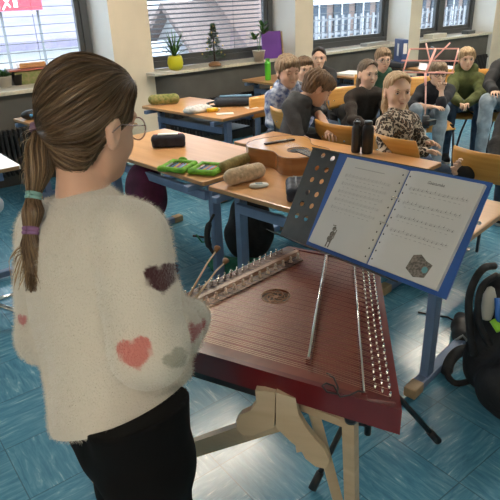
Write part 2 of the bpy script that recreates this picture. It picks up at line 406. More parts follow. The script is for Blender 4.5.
# ------------------------------------------------------------------ outside
ZG = -7.
b = MB(); b.box((30, 60, ZG-.5), (260, 105, 1)); struct('ground_outside', b, M_['snow'], 'snow covered ground outside')
facade = mat('white_render', (.38, .38, .38), .8, noise=.05, nscale=.5); facade2 = mat('pink_render', (.24, .17, .15), .8); darkb = mat('slate_blue_wall', (.06, .08, .12), .6)
roof_l = mat('lilac_grey_roof', (.14, .125, .18), .7, noise=.12, nscale=1.5, stretch=(1, 4, 4)); roof_b = mat('brown_tile_roof', (.15, .11, .10), .8, noise=.2, nscale=2, stretch=(8, 1, 1)); pane = mat('dark_pane', (.07, .09, .12), .7, spec=.2)
redm = mat('red_sign', (.42, .02, .04), .5); woodw = mat('grey_lattice_wood', (.17, .175, .19), .8)
def house(name, label, x0, x1, y0, y1, ze, zr, wallm, roofm, gable_x=False, wins=(), snowy=False):
    cx, cy = (x0+x1)/2, (y0+y1)/2; r = empty(name, (cx, cy, ZG), label, 'building'); lx, ly = (x1-x0)/2, (y1-y0)/2; he = ze-ZG; hr = zr-ZG
    b = MB(); b.box((0, 0, he/2), (2*lx, 2*ly, he))
    b2 = MB(); o = .7
    if gable_x:   # gable end faces the school
        b.prism([(-lx, he), (lx, he), (0, hr)], -ly, ly, M=Matrix(((1, 0, 0, 0), (0, 0, 1, 0), (0, 1, 0, 0), (0, 0, 0, 1))))
        for s in (-1, 1): b2.prism([(s*(lx+o), he-(hr-he)*o/lx), (0, hr), (0, hr+.3), (s*(lx+o), he-(hr-he)*o/lx+.3)], -ly-o, ly+o, M=Matrix(((1, 0, 0, 0), (0, 0, 1, 0), (0, 1, 0, 0), (0, 0, 0, 1))))
    else:
        b.prism([(-ly, he), (ly, he), (0, hr)], -lx, lx, M=Matrix(((0, 0, 1, 0), (1, 0, 0, 0), (0, 1, 0, 0), (0, 0, 0, 1))))
        for s in (-1, 1): b2.prism([(s*(ly+o), he-(hr-he)*o/ly), (0, hr), (0, hr+.3), (s*(ly+o), he-(hr-he)*o/ly+.3)], -lx-o, lx+o, M=Matrix(((0, 0, 1, 0), (1, 0, 0, 0), (0, 1, 0, 0), (0, 0, 0, 1))))
    b.build('wall', wallm, r); b2.build('roof', roofm, r)
    for (fx, z, wd, ht) in wins:
        b = MB(); b.box((fx*lx, -ly-.03, z-ZG), (wd, .1, ht)); wo = b.build('window', pane, r); b = MB(); b.box((fx*lx, -ly-.1, z-ZG-ht/2-.06), (wd+.2, .2, .1)); b.box((fx*lx, -ly-.09, z-ZG), (.06, .06, ht)); b.build('window_frame', M_['white'], wo)
    return r
def P(u, v, Y): return ony(u, v, Y)
a = P(-60, 54, 22); c = P(74, 46, 22)
house('apartment_building', 'long white building with a large lilac-grey roof seen behind the left window', a.x-6, c.x+.3, 22, 48, a.z+.3, a.z+7.2, facade, roof_l, wins=[(f_, a.z-1.3, 1.5, 1.2) for f_ in (-.7, -.4, -.1, .15, .4, .62, .85)])
r = empty('billboard', P(18, 3, 17), 'red billboard with white strokes above the lilac-grey roof', 'sign')
b = MB(); b.box((.0, 0, .02), (1.25, .12, .42)); b.build('board', redm, r)
b = MB(); b.box((-.55, -.08, .02), (.05, .04, .3)); b.beam((-.45, -.08, -.15), (-.25, -.08, .12), .05, .04); b.beam((-.40, -.08, .14), (-.25, -.08, -.1), .05, .04); b.box((-.10, -.08, .05), (.10, .04, .34)); b.box((.0, -.06, -.25), (.8, .1, .05)); b.build('white_strokes', M_['white'], r)
b = MB(); b.tube([(-.5, .05, -.2), (-.5, .05, -7.9)], .04); b.tube([(.5, .05, -.2), (.5, .05, -7.9)], .04); b.build('post', M_['frame'], r)
a = P(150, 58, 26); c = P(186, 50, 26)
house('flat_shed', 'low shed with a white snowy roof seen through the middle window', a.x-1, c.x+1.5, 25, 28.6, a.z-.4, a.z+.4, darkb, M_['snow'], wins=[(-.4, a.z-1.4, 1.0, .8), (.3, a.z-1.4, 1.0, .8)])
a = P(184, 48, 30); c = P(262, 36, 30); t = P(204, 14, 30)
house('gabled_house', 'brown roofed gabled house seen behind the decorated fir', a.x, 2*t.x-a.x, 30, 44, a.z, t.z, facade2, roof_b, True, wins=[(-.35, a.z-.2, 1.3, 1.2), (.35, a.z-.2, 1.3, 1.2), (0, a.z+2.4, 1.0, 1.0)])
a = P(212, 40, 24); c = P(262, 28, 24)
house('snowy_roof_house', 'house with a brown roof edged in snow at right of the middle window', c.x-3.4, c.x+2, 24, 30, a.z-1., P(255, 4, 27).z, facade, roof_b, False, wins=[(-.5, a.z-1.9, .9, .9), (0, a.z-1.9, .9, .9)])
a = P(178, 28, 55); c = P(207, 22, 55)
house('dark_blue_house', 'small dark blue house far behind the snowy yard', a.x, c.x, 55, 62, P(190, 16, 55).z, P(190, 8, 55).z, darkb, M_['snow'], wins=[(-.5, P(190, 20, 55).z, 1.3, 1.2), (.4, P(190, 20, 55).z, 1.3, 1.2)])
a = P(150, 22, 48); c = P(176, 18, 48)
house('white_house', 'white house far off at the left of the middle window', a.x-4, c.x, 48, 56, a.z+.6, a.z+3, facade, M_['snow'], wins=[(-.3, a.z-.6, 1.2, 1.0), (.5, a.z-.6, 1.2, 1.0)])
a = P(312, 30, 20); c = P(470, 20, 20)
house('lattice_clad_building', 'grey timber-clad building filling the two right windows', a.x-.5, c.x+8, 20, 28, 1.5, 4., facade2, M_['snow'], wins=[(f_, .2, 1.0, 1.8) for f_ in np.linspace(-.92, .9, 14)])
r = empty('lattice_screen', (a.x+9, 19.4, ZG), 'grey timber lattice screen in front of the pinkish building', 'screen')
b = MB()
for q in range(70): b.box((-11+q*.42, 0, 3.8), (.16, .06, 7.6))
b.build('battens', woodw, r)
b = MB()
for q in range(12): b.box((3.6, .06, .6+q*.62), (29.6, .06, .1))
b.build('rails', woodw, r)
b = MB(); sn = empty('snow_bank', (a.x+10, 14, ZG), 'bank of snow beneath the right windows', 'snow'); b.box((0, 0, 2.6), (34, 4, 5.2), bev=1.); b.build('bank', M_['snow'], sn)
# ------------------------------------------------------------------ desks
def desk(A, rz, L, D, label, topm='desk', H=.72, shelf=False):
    r = empty('school_desk', (A[0], A[1], 0), label, 'desk', None, rz)
    b = MB(); b.box((D/2, L/2, H-.0125), (D, L, .025), bev=.006); b.build('tabletop', M_[topm], r)
    b = MB()
    for x in (.0, D): b.box((x, L/2, H-.0125), (.006, L-.02, .02))
    for y in (.0, L): b.box((D/2, y, H-.0125), (D-.02, .006, .02))
    b.build('edge_band', M_['desk_edge'], r)
    for s in (0, 1):
        y = .09 if s == 0 else L-.09
        b = MB(); b.box((.14, y, (H-.06)/2+.03), (.058, .04, H-.09), bev=.006); b.box((.20, y, H-.045), (min(.5, D-.1), .04, .03), bev=.004)
        lg = b.build('leg', M_['steel_blue'], r)
        b = MB(); b.box((D/2, y, .035), (D-.12, .05, .04), bev=.008); b.build('foot_bar', M_['steel_blue'], lg)
        for x in (.03, D-.03):
            b = MB(); b.box((x, y, .034), (.08, .056, .048), bev=.008); b.build('foot_cap', M_['cap'], lg)
    b = MB(); b.box((.10, L/2, H-.125), (.03, L-.2, .05), bev=.005); b.build('rail', M_['steel_blue'], r)
    b = MB(); b.box((D-.10, L/2, H-.075), (.03, L-.2, .05), bev=.005); b.build('rail', M_['steel_blue'], r)
    b = MB()
    for y in (.13, L-.13): b.tube([(.10, y+.02, H-.045), (.10, y-.02, H-.045)], .018, 10)
    b.build('hinge_knob', M_['blackplastic'], r)
    if shelf:
        b = MB(); b.box((D/2, L/2, H-.16), (D-.2, L-.3, .012)); b.build('book_shelf', M_['dark_metal'], r)
    return r
R_ = math.radians
desk1 = desk((1.485, 2.375), R_(5.45), 1.25, .64, 'beech desk beside the girl, carrying the open green pencil case')
desk2 = desk((1.675, 1.035), R_(9.2), 1.285, .635, 'beech desk under the guitar and the beige roll pencil case')
desk3 = desk((2.27, 1.70), R_(6.7), 1.28, .38, 'narrow beech desk holding two black bottles behind the guitar')
desk4 = desk((2.49, 3.63), R_(8.8), 1.05, .57, 'beech desk with white pouch and dark blue case by the radiator', shelf=True)
desk5 = desk((3.97, 4.60), R_(2.5), .70, .55, 'beech desk with the green bottle under the window')
desk6 = desk((1.40, 3.95), R_(6), 1.05, .55, 'beech desk with a small dark bag, behind the girl\'s hair')
desk7 = desk((.32, 3.42), R_(1), 1.2, .55, 'desk with a top painted glare white at the left edge of the photo', topm='glare_top')
desk8 = desk((4.80, 4.36), 0, .50, .36, 'small beech desk with papers beside the dark haired woman')
desk9 = desk((5.74, 4.02), R_(-8), 1.0, .5, 'beech desk against the pale column behind the boy with glasses')

# ------------------------------------------------------------------ chairs
def make_chair(label, back_h=(.64, .81), w=.40):
    r = empty('school_chair', (0, 0, 0), label, 'chair')
    b = MB(); rows = []
    for i in range(9):
        t = i/8; y = -.19+.38*t; z = .435+.012*math.cos(t*PI)-(.03*max(0, t-.75)/.25)**1 * 1.
        rows.append([Vector((x*w/2, y, z-.012*(1-x*x)*.9)) for x in np.linspace(-1, 1, 9)])
    top = rows; bot = [[v-Vector((0, 0, .011)) for v in rw] for rw in rows]
    def shell(b, top, bot):
        b.strip(top); b.strip([list(q) for q in bot])
        b.strip([top[0], bot[0]]); b.strip([top[-1], bot[-1]]); b.strip([[q[0] for q in top], [q[0] for q in bot]]); b.strip([[q[-1] for q in top], [q[-1] for q in bot]])
        bmesh.ops.remove_doubles(b.bm, verts=b.bm.verts, dist=1e-5)
    shell(b, top, bot); b.build('seat', M_['chair_wood'], r)
    b = MB(); rows = []
    for i in range(7):
        t = i/6; z = back_h[0]+(back_h[1]-back_h[0])*t; ww = w*(.93+.07*math.sin(PI*t))
        rows.append([Vector((x*ww/2, -.205-.045*(1-x*x)-.05*t, z)) for x in np.linspace(-1, 1, 11)])
    shell(b, rows, [[v+Vector((0, .011, 0)) for v in rw] for rw in rows]); bk = b.build('backrest', M_['chair_wood'], r)
    b = MB()
    for x in (-.1, .1): b.tube([(x, -.243, (back_h[0]+back_h[1])/2-.02), (x, -.262, (back_h[0]+back_h[1])/2-.021)], .006, 8)
    b.build('rivet', M_['chrome'], bk)
    for s in (-1, 1):
        x = s*w*.46
        b = MB(); b.tube([(x, .17, .41), (x*1.05, .2, .2), (x*1.08, .21, .012)], .011); b.build('leg', M_['dark_metal'], r)
        b = MB(); b.tube([(x, -.12, .41), (x*1.05, -.2, .2), (x*1.08, -.24, .012)], .011); b.build('leg', M_['dark_metal'], r)
        b = MB(); b.tube([(x, .17, .41), (x, -.10, .41), (x, -.17, .44), (x*.98, -.20, .52), (x*.96, -.225, .72)], .011); b.build('frame_tube', M_['dark_metal'], r)
    b = MB(); b.tube([(-w*.46, .1, .405), (w*.46, .1, .405)], .009); b.tube([(-w*.46, -.1, .405), (w*.46, -.1, .405)], .009); b.build('cross_bar', M_['dark_metal'], r)
    return r
chair0 = None
def chair(x, y, face, label, z=0.):
    """face = heading (radians) the sitter looks to"""
    global chair0
    if chair0 is None: chair0 = o = make_chair(label)
    else: o = copytree(chair0)
    o.location = (x, y, z); o.rotation_euler = (0, 0, face-PI/2); o['label'] = label; o['group'] = 'orange plywood school chairs'
    return o

# ------------------------------------------------------------------ things on the desks
def zip_case(c, rz, L, W, H, m, zm, label, group=None):
    r = empty('pencil_case', c, label, 'pencil case', group, rz)
    s = Sdf(); k = .012
    r0 = min(W, H)*.28
    for z in (r0*.7, H*.55, H-r0):
        for y in (-W/2+r0, 0, W/2-r0): s.cone((-L/2+r0, y, z), (L/2-r0, y, z), r0, k=.012)
    s.half((0, 0, .001), (0, 0, -1)); s.build('case_body', m, r, h=.005, noise=wrinkle(.0016, 60, 3))
    b = MB(); b.tube([(-L/2+.02, .003, H+.001), (0, .006, H+.004), (L/2-.02, .003, H+.001)], .004, 6); b.build('zipper', zm, r)
    b = MB(); b.box((L/2-.03, .012, H+.003), (.022, .006, .004)); b.build('zip_pull', M_['chrome'], r)
    return r
zc = zip_case(tuple(onz(169, 146, .722)), R_(-36), .215, .085, .075, mat('navy_fabric', (.02, .02, .035), .8, noise=.3), mat('pink_trim', (.55, .15, .22), .6), 'dark pencil case with pink trim standing on the beech desk near the girl')
b = MB(); b.box((0, 0, .079), (.13, .035, .006), bev=.002); b.build('tissue_sheet', M_['white'], zc)
# open green pencil case: two shallow leaves with pens
lime = mat('lime_fabric', (.16, .42, .03), .7, noise=.25, nscale=40); limed = mat('lime_dark_lining', (.03, .05, .02), .8)
p0 = onz(168, 172, .722); p1 = onz(214, 176, .722); pm = onz(193, 170, .722); ang = math.atan2((p1-p0).y, (p1-p0).x)
gc = empty('pencil_case', tuple(pm), 'open lime green pencil case filled with coloured pens', 'pencil case', None, ang)
for s, nm in ((-1, 'left'), (1, 'right')):
    s_ = Sdf(); c0 = (s*.095, 0, .018)
    for a, b_ in (((-.07, -.075), (.07, -.075)), ((.07, -.075), (.07, .075)), ((.07, .075), (-.07, .075)), ((-.07, .075), (-.07, -.075))):
        s_.cone((c0[0]+a[0], a[1], .016), (c0[0]+b_[0], b_[1], .016), .0155, k=.005)
    s_.half((0, 0, .001), (0, 0, -1)); fl = s_.build('case_leaf', lime, gc, h=.004, noise=wrinkle(.001, 80, 4))
    b = MB(); b.box((c0[0], 0, .006), (.14, .15, .008)); b.build('lining', limed, fl)
tab = MB(); tab.ball((-.12, .11, .02), (.03, .012, .018)); tab.build('loop_tab', lime, gc)
PEN = [(.05, .15, .45), (.7, .05, .04), (.8, .2, .02), (.75, .45, .05), (.6, .6, .62), (.1, .3, .1), (.3, .12, .4), (.02, .02, .02), (.85, .75, .2), (.2, .5, .7)]
penm = [mat('pen_colour', c, .35) for c in PEN]; pn = ['navy', 'red', 'orange red', 'orange', 'silver', 'green', 'violet', 'black', 'yellow', 'light blue']
pbase = Matrix.Translation(pm)@Matrix.Rotation(ang, 4, 'Z')
def pen(M, m, label, L=.13, r=.0042, group='pens in the open green pencil case'):
    o = empty('pen', tuple(M.translation), label, 'pen', group); o.rotation_euler = M.to_euler()
    b = MB(); b.tube([(0, -L/2, 0), (0, L/2-.02, 0)], r, 8); b.build('barrel', m, o)
    b = MB(); b.tube([(0, L/2-.02, 0), (0, L/2-.004, 0), (0, L/2, 0)], [r, r*.4, r*.15], 8); b.build('tip', M_['cap'], o)
for i in range(10):
    pen(pbase@Matrix.Translation((.035+i*.0125, 0, .018))@Matrix.Rotation(-.05+.02*(i % 3), 4, 'Z'), penm[(i*3+1) % 10], pn[(i*3+1) % 10]+' pen in the right half of the open green case')
for i in range(7):
    pen(pbase@Matrix.Translation((-.15+i*.017, 0, .018))@Matrix.Rotation(.08-.03*(i % 3), 4, 'Z'), penm[(i*3+4) % 10], pn[(i*3+4) % 10]+' pen in the left half of the open green case')
# roll cases
plush = mat('beige_plush', (.58, .42, .27), .95, noise=.18, nscale=60, bump=.5, bscale=300, sheen=.5)
def roll(pa, pb, rad, m, label):
    pa = Vector(pa); pb = Vector(pb); c = (pa+pb)/2; r = empty('pencil_case', tuple(c), label, 'pencil case')
    s = Sdf(); d_ = (pb-pa)/2; s.cone((-d_.x, -d_.y, rad), (d_.x, d_.y, rad), rad*.98, rad*1.02, k=.02)
    s.half((0, 0, .002), (0, 0, -1)); s.build('case_body', m, r, h=.005, noise=wrinkle(.002, 50, 5)); return r, d_
p0 = onz(232, 185, .722); p1 = onz(258, 178, .722)
rl, d_ = roll(p0, p1, .042, plush, 'beige plush roll pencil case with small ears')
for s in (-.03, .03):
    n_ = Vector((-d_.y, d_.x, 0)).normalized(); e_ = -d_*.62+Vector((0, 0, .05))+n_*s*1.2-Vector((0, 0, abs(s)*.1)); b = MB(); b.ball(e_, (.012, .012, .014)); b.build('ear', plush, rl)
b = MB(); q_ = -d_*1.25+Vector((0, 0, .045)); b.ball(q_, (.016, .016, .014)); b.build('muzzle', mat('plush_dark', (.2, .12, .07), .9), rl)
olive = mat('olive_fabric', (.23, .19, .07), .85, noise=.2, nscale=50, bump=.3)
roll(onz(224, 172, .722), onz(252, 161, .722), .030, olive, 'olive roll pencil case behind the beige plush one')
# oval gadget
c = onz(259, 186.5, .722); r = empty('correction_roller', tuple(c), 'small pale oval correction roller on the desk edge', 'correction tape', None, R_(-30))
b = MB(); b.lathe((0, 0, 0), [(.0, .0), (.034, .0), (.037, .006), (.034, .014), (.0, .018)], 20, Matrix.Diagonal((1.35, .8, 1, 1))); b.build('shell', mat('grey_white_shell', (.62, .62, .60), .4), r)
b = MB(); b.box((.0, 0, .0185), (.035, .02, .002)); b.build('sticker', mat('blue_grey', (.25, .3, .35), .5), r)
navy = mat('dark_navy_case', (.022, .028, .05), .6, noise=.3)
zip_case(tuple(onz(297, 196, .722)), R_(50), .20, .10, .07, navy, mat('grey_zip', (.25, .25, .27), .5), 'navy zip case partly behind the perforated music stand')
# bottles
def bottle(c, H, r_, m, label, loop=False, group=None, capm=None, nm='drinking_bottle'):
    r = empty(nm, tuple(c), label, 'bottle', group)
    b = MB(); b.lathe((0, 0, 0), [(r_*.9, 0), (r_, .008), (r_, H*.78), (r_*.92, H*.83), (r_*.62, H*.88), (r_*.62, H*.9)], 24); b.build('bottle_body', m, r)
    b = MB(); b.lathe((0, 0, H*.9), [(r_*.75, 0), (r_*.78, .004), (r_*.75, H*.085), (r_*.6, H*.1)], 20)
    if loop: b.tube([(r_*.5*math.cos(t), 0, H*.99+r_*.55*math.sin(t)) for t in np.linspace(0, PI, 9)], .004, 6)
    b.build('bottle_cap', capm or M_['blackplastic'], r); return r
bottle(onz(367, 153, .722)+Vector((.0, .0, 0)), .19, .033, mat('black_bottle', (.012, .012, .013), .3), 'taller smooth black bottle behind the sheet music', group='black bottles behind the sheet music')
bottle(onz(357, 153, .722)+Vector((.01, .02, 0)), .185, .027, mat('black_bottle_ribbed', (.02, .022, .025), .45), 'slimmer black bottle with carrying loop, left of the taller black one', True, group='black bottles behind the sheet music')
bottle(onz(268, 80, .722), .23, .033, mat('green_bottle', (.10, .55, .03), .35), 'bright green bottle on the desk under the window', capm=mat('green_cap', (.06, .3, .02), .4))
# far desk with pouches
c = onz(164, 104, .722); rr, _ = roll(c+Vector((-.09, .03, 0)), c+Vector((.08, -.06, 0)), .045, mat('green_floral', (.12, .17, .04), .9, col2=(.34, .30, .12), nscale=45), 'green patterned pencil case on the far left desk')
c = onz(197, 112, .722); rr = empty('pouch', tuple(c), 'crumpled white pouch in the middle of the far desk', 'pouch')
s = Sdf(); s.ell((0, 0, .02), (.13, .06, .035), k=.01).ell((.07, -.03, .02), (.07, .05, .03), k=.02); s.half((0, 0, .001), (0, 0, -1)); s.build('pouch_body', mat('white_pouch', (.55, .56, .55), .6, noise=.25, nscale=40), rr, h=.006, noise=wrinkle(.006, 60, 8))
c = onz(213, 112, .722); rr = empty('glue_bottle', tuple(c), 'small yellow glue bottle lying beside the white pouch', 'glue', None, R_(-20))
b = MB(); b.tube([(-.05, 0, .018), (.03, 0, .018), (.045, 0, .018)], [.018, .018, .009], 12); b.build('bottle_body', mat('yellow_plastic', (.8, .55, .03), .4), rr); b = MB(); b.tube([(.045, 0, .018), (.065, 0, .018)], [.01, .005], 10); b.build('nozzle', M_['white'], rr)
c = onz(225, 114, .722); rr = empty('paper_note', tuple(c), 'small folded paper at the front edge of the far desk', 'paper', None, R_(-30)); b = MB(); b.box((0, 0, .003), (.14, .07, .005)); b.build('sheet', M_['white'], rr)
c = onz(236, 106, .722); rr = empty('instrument_case', tuple(c), 'long dark blue soft case lying on the far desk', 'case', None, R_(-38))
cm = mat('dark_blue_soft', (.02, .03, .05), .7, noise=.3); s = Sdf(); s.cone((-.15, 0, .04), (.15, 0, .04), .04, k=.01).cone((-.15, .05, .035), (.15, .05, .035), .035, k=.02); s.half((0, 0, .001), (0, 0, -1)); s.build('case_body', cm, rr, h=.006, noise=wrinkle(.002, 40, 2))
b = MB(); b.box((0, .03, .082), (.28, .07, .012), bev=.005); b.build('lid_stripe', mat('steel_blue_fabric', (.15, .28, .42), .6), rr)
b = MB(); b.tube([(-.15, -.05, .012), (-.22, -.06, .02), (-.25, .0, .03), (-.18, .03, .04)], .008); b.build('strap', M_['black'], rr)
c = onz(258, 108, .722); rr = empty('paper_note', tuple(c+Vector((-.03, .05, 0))), 'white paper under the end of the dark blue case', 'paper', None, R_(-20)); b = MB(); b.box((0, 0, .002), (.10, .10, .003)); b.build('sheet', M_['white'], rr)
# behind the girl
c = onz(30, 119, .722); rr = empty('small_bag', tuple(c), 'small dark bag with a blue spot on the desk behind the girl', 'bag')
s = Sdf(); s.ell((0, 0, .035), (.07, .05, .04), k=.01).ell((.04, -.02, .03), (.04, .04, .03), k=.01); s.half((0, 0, .001), (0, 0, -1)); s.build('bag_body', M_['black'], rr, h=.006, noise=wrinkle(.003, 50, 1))
b = MB(); b.ball((.0, -.05, .035), (.014, .008, .014)); b.build('blue_badge', mat('badge_blue', (.05, .25, .5), .4), rr)
c = onz(4, 160, .722); rr = empty('exercise_book', (.62, 3.72, .722), 'pale exercise book on the white desk', 'book', None, .3); b = MB(); b.box((0, 0, .004), (.2, .15, .007)); b.build('cover', mat('pale_blue', (.6, .66, .7), .5), rr)
# papers and props in the back
rr = empty('paper_stack', (4.97, 4.58, .722), 'stack of white papers on the small desk beside the dark haired woman', 'papers', None, R_(12)); b = MB(); b.box((0, 0, .012), (.30, .24, .024)); b.build('sheets', M_['white'], rr)
c = onz(393, 68, .722); rr = empty('laptop_bag', (5.86, 4.62, .722), 'flat dark grey bag on the desk behind the boy in green', 'bag', None, R_(80)); b = MB(); b.box((0, 0, .03), (.42, .3, .06), bev=.02); b.build('bag_body', mat('dark_grey_felt', (.05, .05, .055), .9), rr)
rr = empty('ring_binder', tuple(onz(407, 68, .722)+Vector((.05, .15, 0))), 'blue and white ring binder standing against the pale column', 'binder', None, R_(-30)); b = MB(); b.box((0, 0, .16), (.07, .26, .32), bev=.004); b.build('cover', mat('binder_blue', (.06, .10, .25), .4), rr); b = MB(); b.box((-.037, 0, .2), (.004, .05, .14)); b.box((0, -.131, .22), (.045, .004, .12)); b.build('spine_label', M_['white'], rr)
rr = empty('drinking_bottle', (5.86, 4.15, .722), 'small grey-blue bottle on the desk behind the pink music stand', 'bottle'); b = MB(); b.lathe((0, 0, 0), [(.035, 0), (.038, .01), (.038, .18), (.02, .22), (.02, .25)], 16); b.build('bottle_body', mat('greyblue_bottle', (.06, .10, .14), .4), rr)

# ------------------------------------------------------------------ bags under the desks
maroon = mat('maroon_fabric', (.085, .008, .045), .75, noise=.3, nscale=12, bump=.2)
rr = empty('school_bag', (1.60, 3.22, 0), 'maroon school bag hanging under the beech desk near the girl', 'bag')
s = Sdf(); c = at(146, 192, 3.62)-rr.location; s.ell(c, (.12, .17, .20), k=.02).ell(c+Vector((-.05, -.09, -.04)), (.07, .10, .12), k=.03)
s.build('bag_body', maroon, rr, h=.009, noise=wrinkle(.006, 26, 5))

b = MB(); b.tube([c+Vector((-.13, -.05, .02)), c+Vector((-.15, -.10, -.12)), c+Vector((-.10, -.12, -.22))], .008); b.build('strap', mat('grey_webbing', (.35, .33, .33), .7), rr)
blackf = mat('black_fabric', (.012, .012, .015), .7, noise=.4, nscale=20, bump=.3)
rr = empty('backpack', (2.06, 2.74, 0), 'black backpack standing under the desk with the guitar', 'bag')
s = Sdf(); s.ell((0, 0, .20), (.13, .18, .22), k=.02).ell((-.1, 0, .14), (.08, .13, .13), k=.03); s.half((0, 0, .002), (0, 0, -1)); s.build('bag_body', blackf, rr, h=.009, noise=wrinkle(.005, 25, 6))
q = [at(214, 214, 3.05), at(208, 228, 3.05), at(208, 243, 3.05), at(214, 254, 3.05)]; b = MB(); b.tube(smooth([p-rr.location for p in q]), [.008]*4+[.018]*8+[.010]*4); b.build('shoulder_strap', blackf, rr)
grn = mat('teal_green_cloth', (.01, .16, .09), .8, noise=.2)
rr = empty('cloth_bag', (1.80, 2.62, 0), 'teal green cloth bag lying on the floor behind the dulcimer', 'bag')
s = Sdf(); s.ell((0, 0, .02), (.11, .22, .035), k=.01).ell((.10, -.10, .02), (.12, .18, .04), k=.03); s.half((0, 0, .002), (0, 0, -1)); s.build('bag_body', grn, rr, h=.008, noise=wrinkle(.006, 40, 9))
c = onz(200, 248, 0)-rr.location; b = MB(); b.tube([c+Vector((.1, -.03, .03)), c+Vector((.02, 0, .04)), c+Vector((-.01, .02, .10))], .006); b.build('drawstring', grn, rr)
rr = empty('marker_pen', tuple(onz(203, 238, 0)), 'dark marker pen lying on the floor near the green cloth', 'pen', None, R_(-60)); b = MB(); b.tube([(-.08, 0, .008), (.05, 0, .008)], .008, 10); b.build('barrel', M_['black'], rr); b = MB(); b.tube([(.05, 0, .008), (.08, 0, .008)], .0085, 10); b.build('pen_cap', M_['blackplastic'], rr)
# right backpack
rr = empty('backpack', (1.93, .92, 0), 'black backpack with lime reflector at the right edge of the photo', 'bag')
L0 = rr.location
s = Sdf(); s.cone((.03, .02, .14), (.03, .02, .46), .125, .10, k=.02).cone((.0, -.14, .14), (.0, -.14, .40), .13, .10, k=.03).ell((-.10, -.12, .15), (.08, .13, .13), k=.03); s.half((0, 0, .002), (0, 0, -1)); s.build('bag_body', blackf, rr, h=.008, noise=wrinkle(.006, 28, 11))
b = MB(); q = [at(494, 266, 2.18), at(484, 268, 2.12), at(475, 280, 2.1), at(469, 300, 2.12), at(470, 330, 2.15), at(474, 355, 2.2)]; b.tube(smooth([p-L0 for p in q]), .015, 8); b.build('shoulder_strap', blackf, rr)
b = MB(); q = [at(497, 275, 2.1), at(484, 284, 2.08), at(478, 300, 2.08), at(480, 325, 2.12), at(490, 345, 2.15)]; b.tube(smooth([p-L0 for p in q]), .012, 8); b.build('shoulder_strap', blackf, rr)
b = MB(); b.tube([at(493, 320, 2.06)-L0, at(500, 331, 2.04)-L0], .014, 8); b.build('reflector', mat('lime_reflector', (.35, .75, .05), .4), rr)
b = MB(); b.tube([at(497, 298, 2.06)-L0, at(498, 322, 2.05)-L0], .010, 8); b.build('blue_piping', mat('blue_pipe', (.03, .15, .5), .5), rr)
b = MB(); b.lathe(at(486, 318, 2.16)-L0, [(.02, 0), (.024, .02), (.024, .10), (.014, .13), (.0, .14)], 12); b.build('side_bottle', mat('milky_bottle', (.5, .5, .46), .4), rr)
rr = empty('waist_belt', tuple(onz(456, 372, 0)), 'black padded belt loop lying on the desk foot beside the backpack', 'belt'); L0 = rr.location
b = MB(); b.tube(smooth([onz(u, v, z)-L0 for u, v, z in ((482, 352, .06), (464, 350, .07), (452, 358, .06), (447, 372, .03), (455, 383, .02), (472, 380, .02), (484, 372, .02))]), [.018]*4+[.026]*12+[.014]*15, 8); b.build('padding', blackf, rr)
rr = empty('trainer_shoe', tuple(onz(460, 334, 0)), 'black trainer lying on its side behind the blue desk leg', 'shoe', None, .6)
s = Sdf(); s.chain([(-.1, 0, .05), (0, 0, .045), (.1, 0, .035)], [.045, .042, .032], k=.03); s.half((0, 0, .001), (0, 0, -1)); s.build('upper', M_['black'], rr, h=.006); b = MB(); b.tube([(-.145, -.03, .05), (-.148, .0, .085), (-.145, .03, .05)], .006); b.build('collar_ring', mat('grey_ring', (.3, .32, .33), .5), rr)
rr = empty('cable', tuple(onz(440, 318, 0)), 'thin black cable running across the floor by the backpack', 'cable')
b = MB(); b.tube([onz(u, v, .006)-rr.location for u, v in ((418, 312), (432, 315), (448, 317), (462, 325), (474, 334), (490, 345))], .005, 6); b.build('cable_line', M_['black'], rr)

# chrome stool at the left edge
rr = empty('swivel_stool', (.44, 3.0, 0), 'grey padded swivel stool with chrome star base at the left edge', 'stool'); L0 = rr.location
b = MB(); b.lathe((0, 0, 0), [(.17, .63), (.19, .645), (.195, .67), (.18, .70), (.1, .715), (.0, .718)], 28); b.build('seat', mat('grey_blue_vinyl', (.33, .37, .42), .35), rr)
b = MB(); b.lathe((0, 0, 0), [(.165, .615), (.17, .63)], 28); b.build('seat_pan', M_['black'], rr)
b = MB(); b.tube([(0, 0, .09), (0, 0, .62)], .022, 12); b.build('column', M_['chrome'], rr)
for k in range(5):
    a = k*2*PI/5+.35; dx, dy = math.cos(a), math.sin(a)
    b = MB(); b.tube([(0, 0, .12), (dx*.13, dy*.13, .10), (dx*.245, dy*.245, .07)], [.018, .015, .012]); lg = b.build('leg', M_['chrome'], rr)
    b = MB(); b.tube([(dx*.25-dy*.012, dy*.25+dx*.012, .027), (dx*.25+dy*.012, dy*.25-dx*.012, .027)], .027, 14); b.tube([(dx*.245, dy*.245, .03), (dx*.245, dy*.245, .08)], .008); b.build('caster', M_['blackplastic'], lg)

# ------------------------------------------------------------------ window sill things
SZ = .878
def sill_pt(u, v): return onz(u, v, SZ)
def leafy(c, n, L, w, m, r, up=1., seed=0, droop=.5, nm='leaves'):
    rg = random.Random(seed); b = MB()
    for i in range(n):
        a = rg.random()*6.28; el = rg.uniform(.5, 1.35)*up; l = L*rg.uniform(.6, 1.05); p = Vector(c); rows = []; d = Vector((math.cos(a)*math.cos(el), math.sin(a)*math.cos(el), math.sin(el))); sd = Vector((-math.sin(a), math.cos(a), 0))
        for k in range(6):
            t = k/5; ww = w*math.sin(PI*min(1, .12+t*.88))*.5+.0006; rows.append([p-sd*ww, p+Vector((0, 0, -ww*.5)), p+sd*ww]); p = p+d*l/5; d = (d+Vector((0, 0, -droop*t*.4))).normalized()
        b.strip(rows)
    return b.build(nm, m, r)
leafm = mat('leaf_green', (.045, .13, .03), .5, noise=.35, nscale=30); leafl = mat('leaf_light', (.16, .27, .06), .5, noise=.3, nscale=30); soil = mat('soil', (.05, .03, .02), .9)
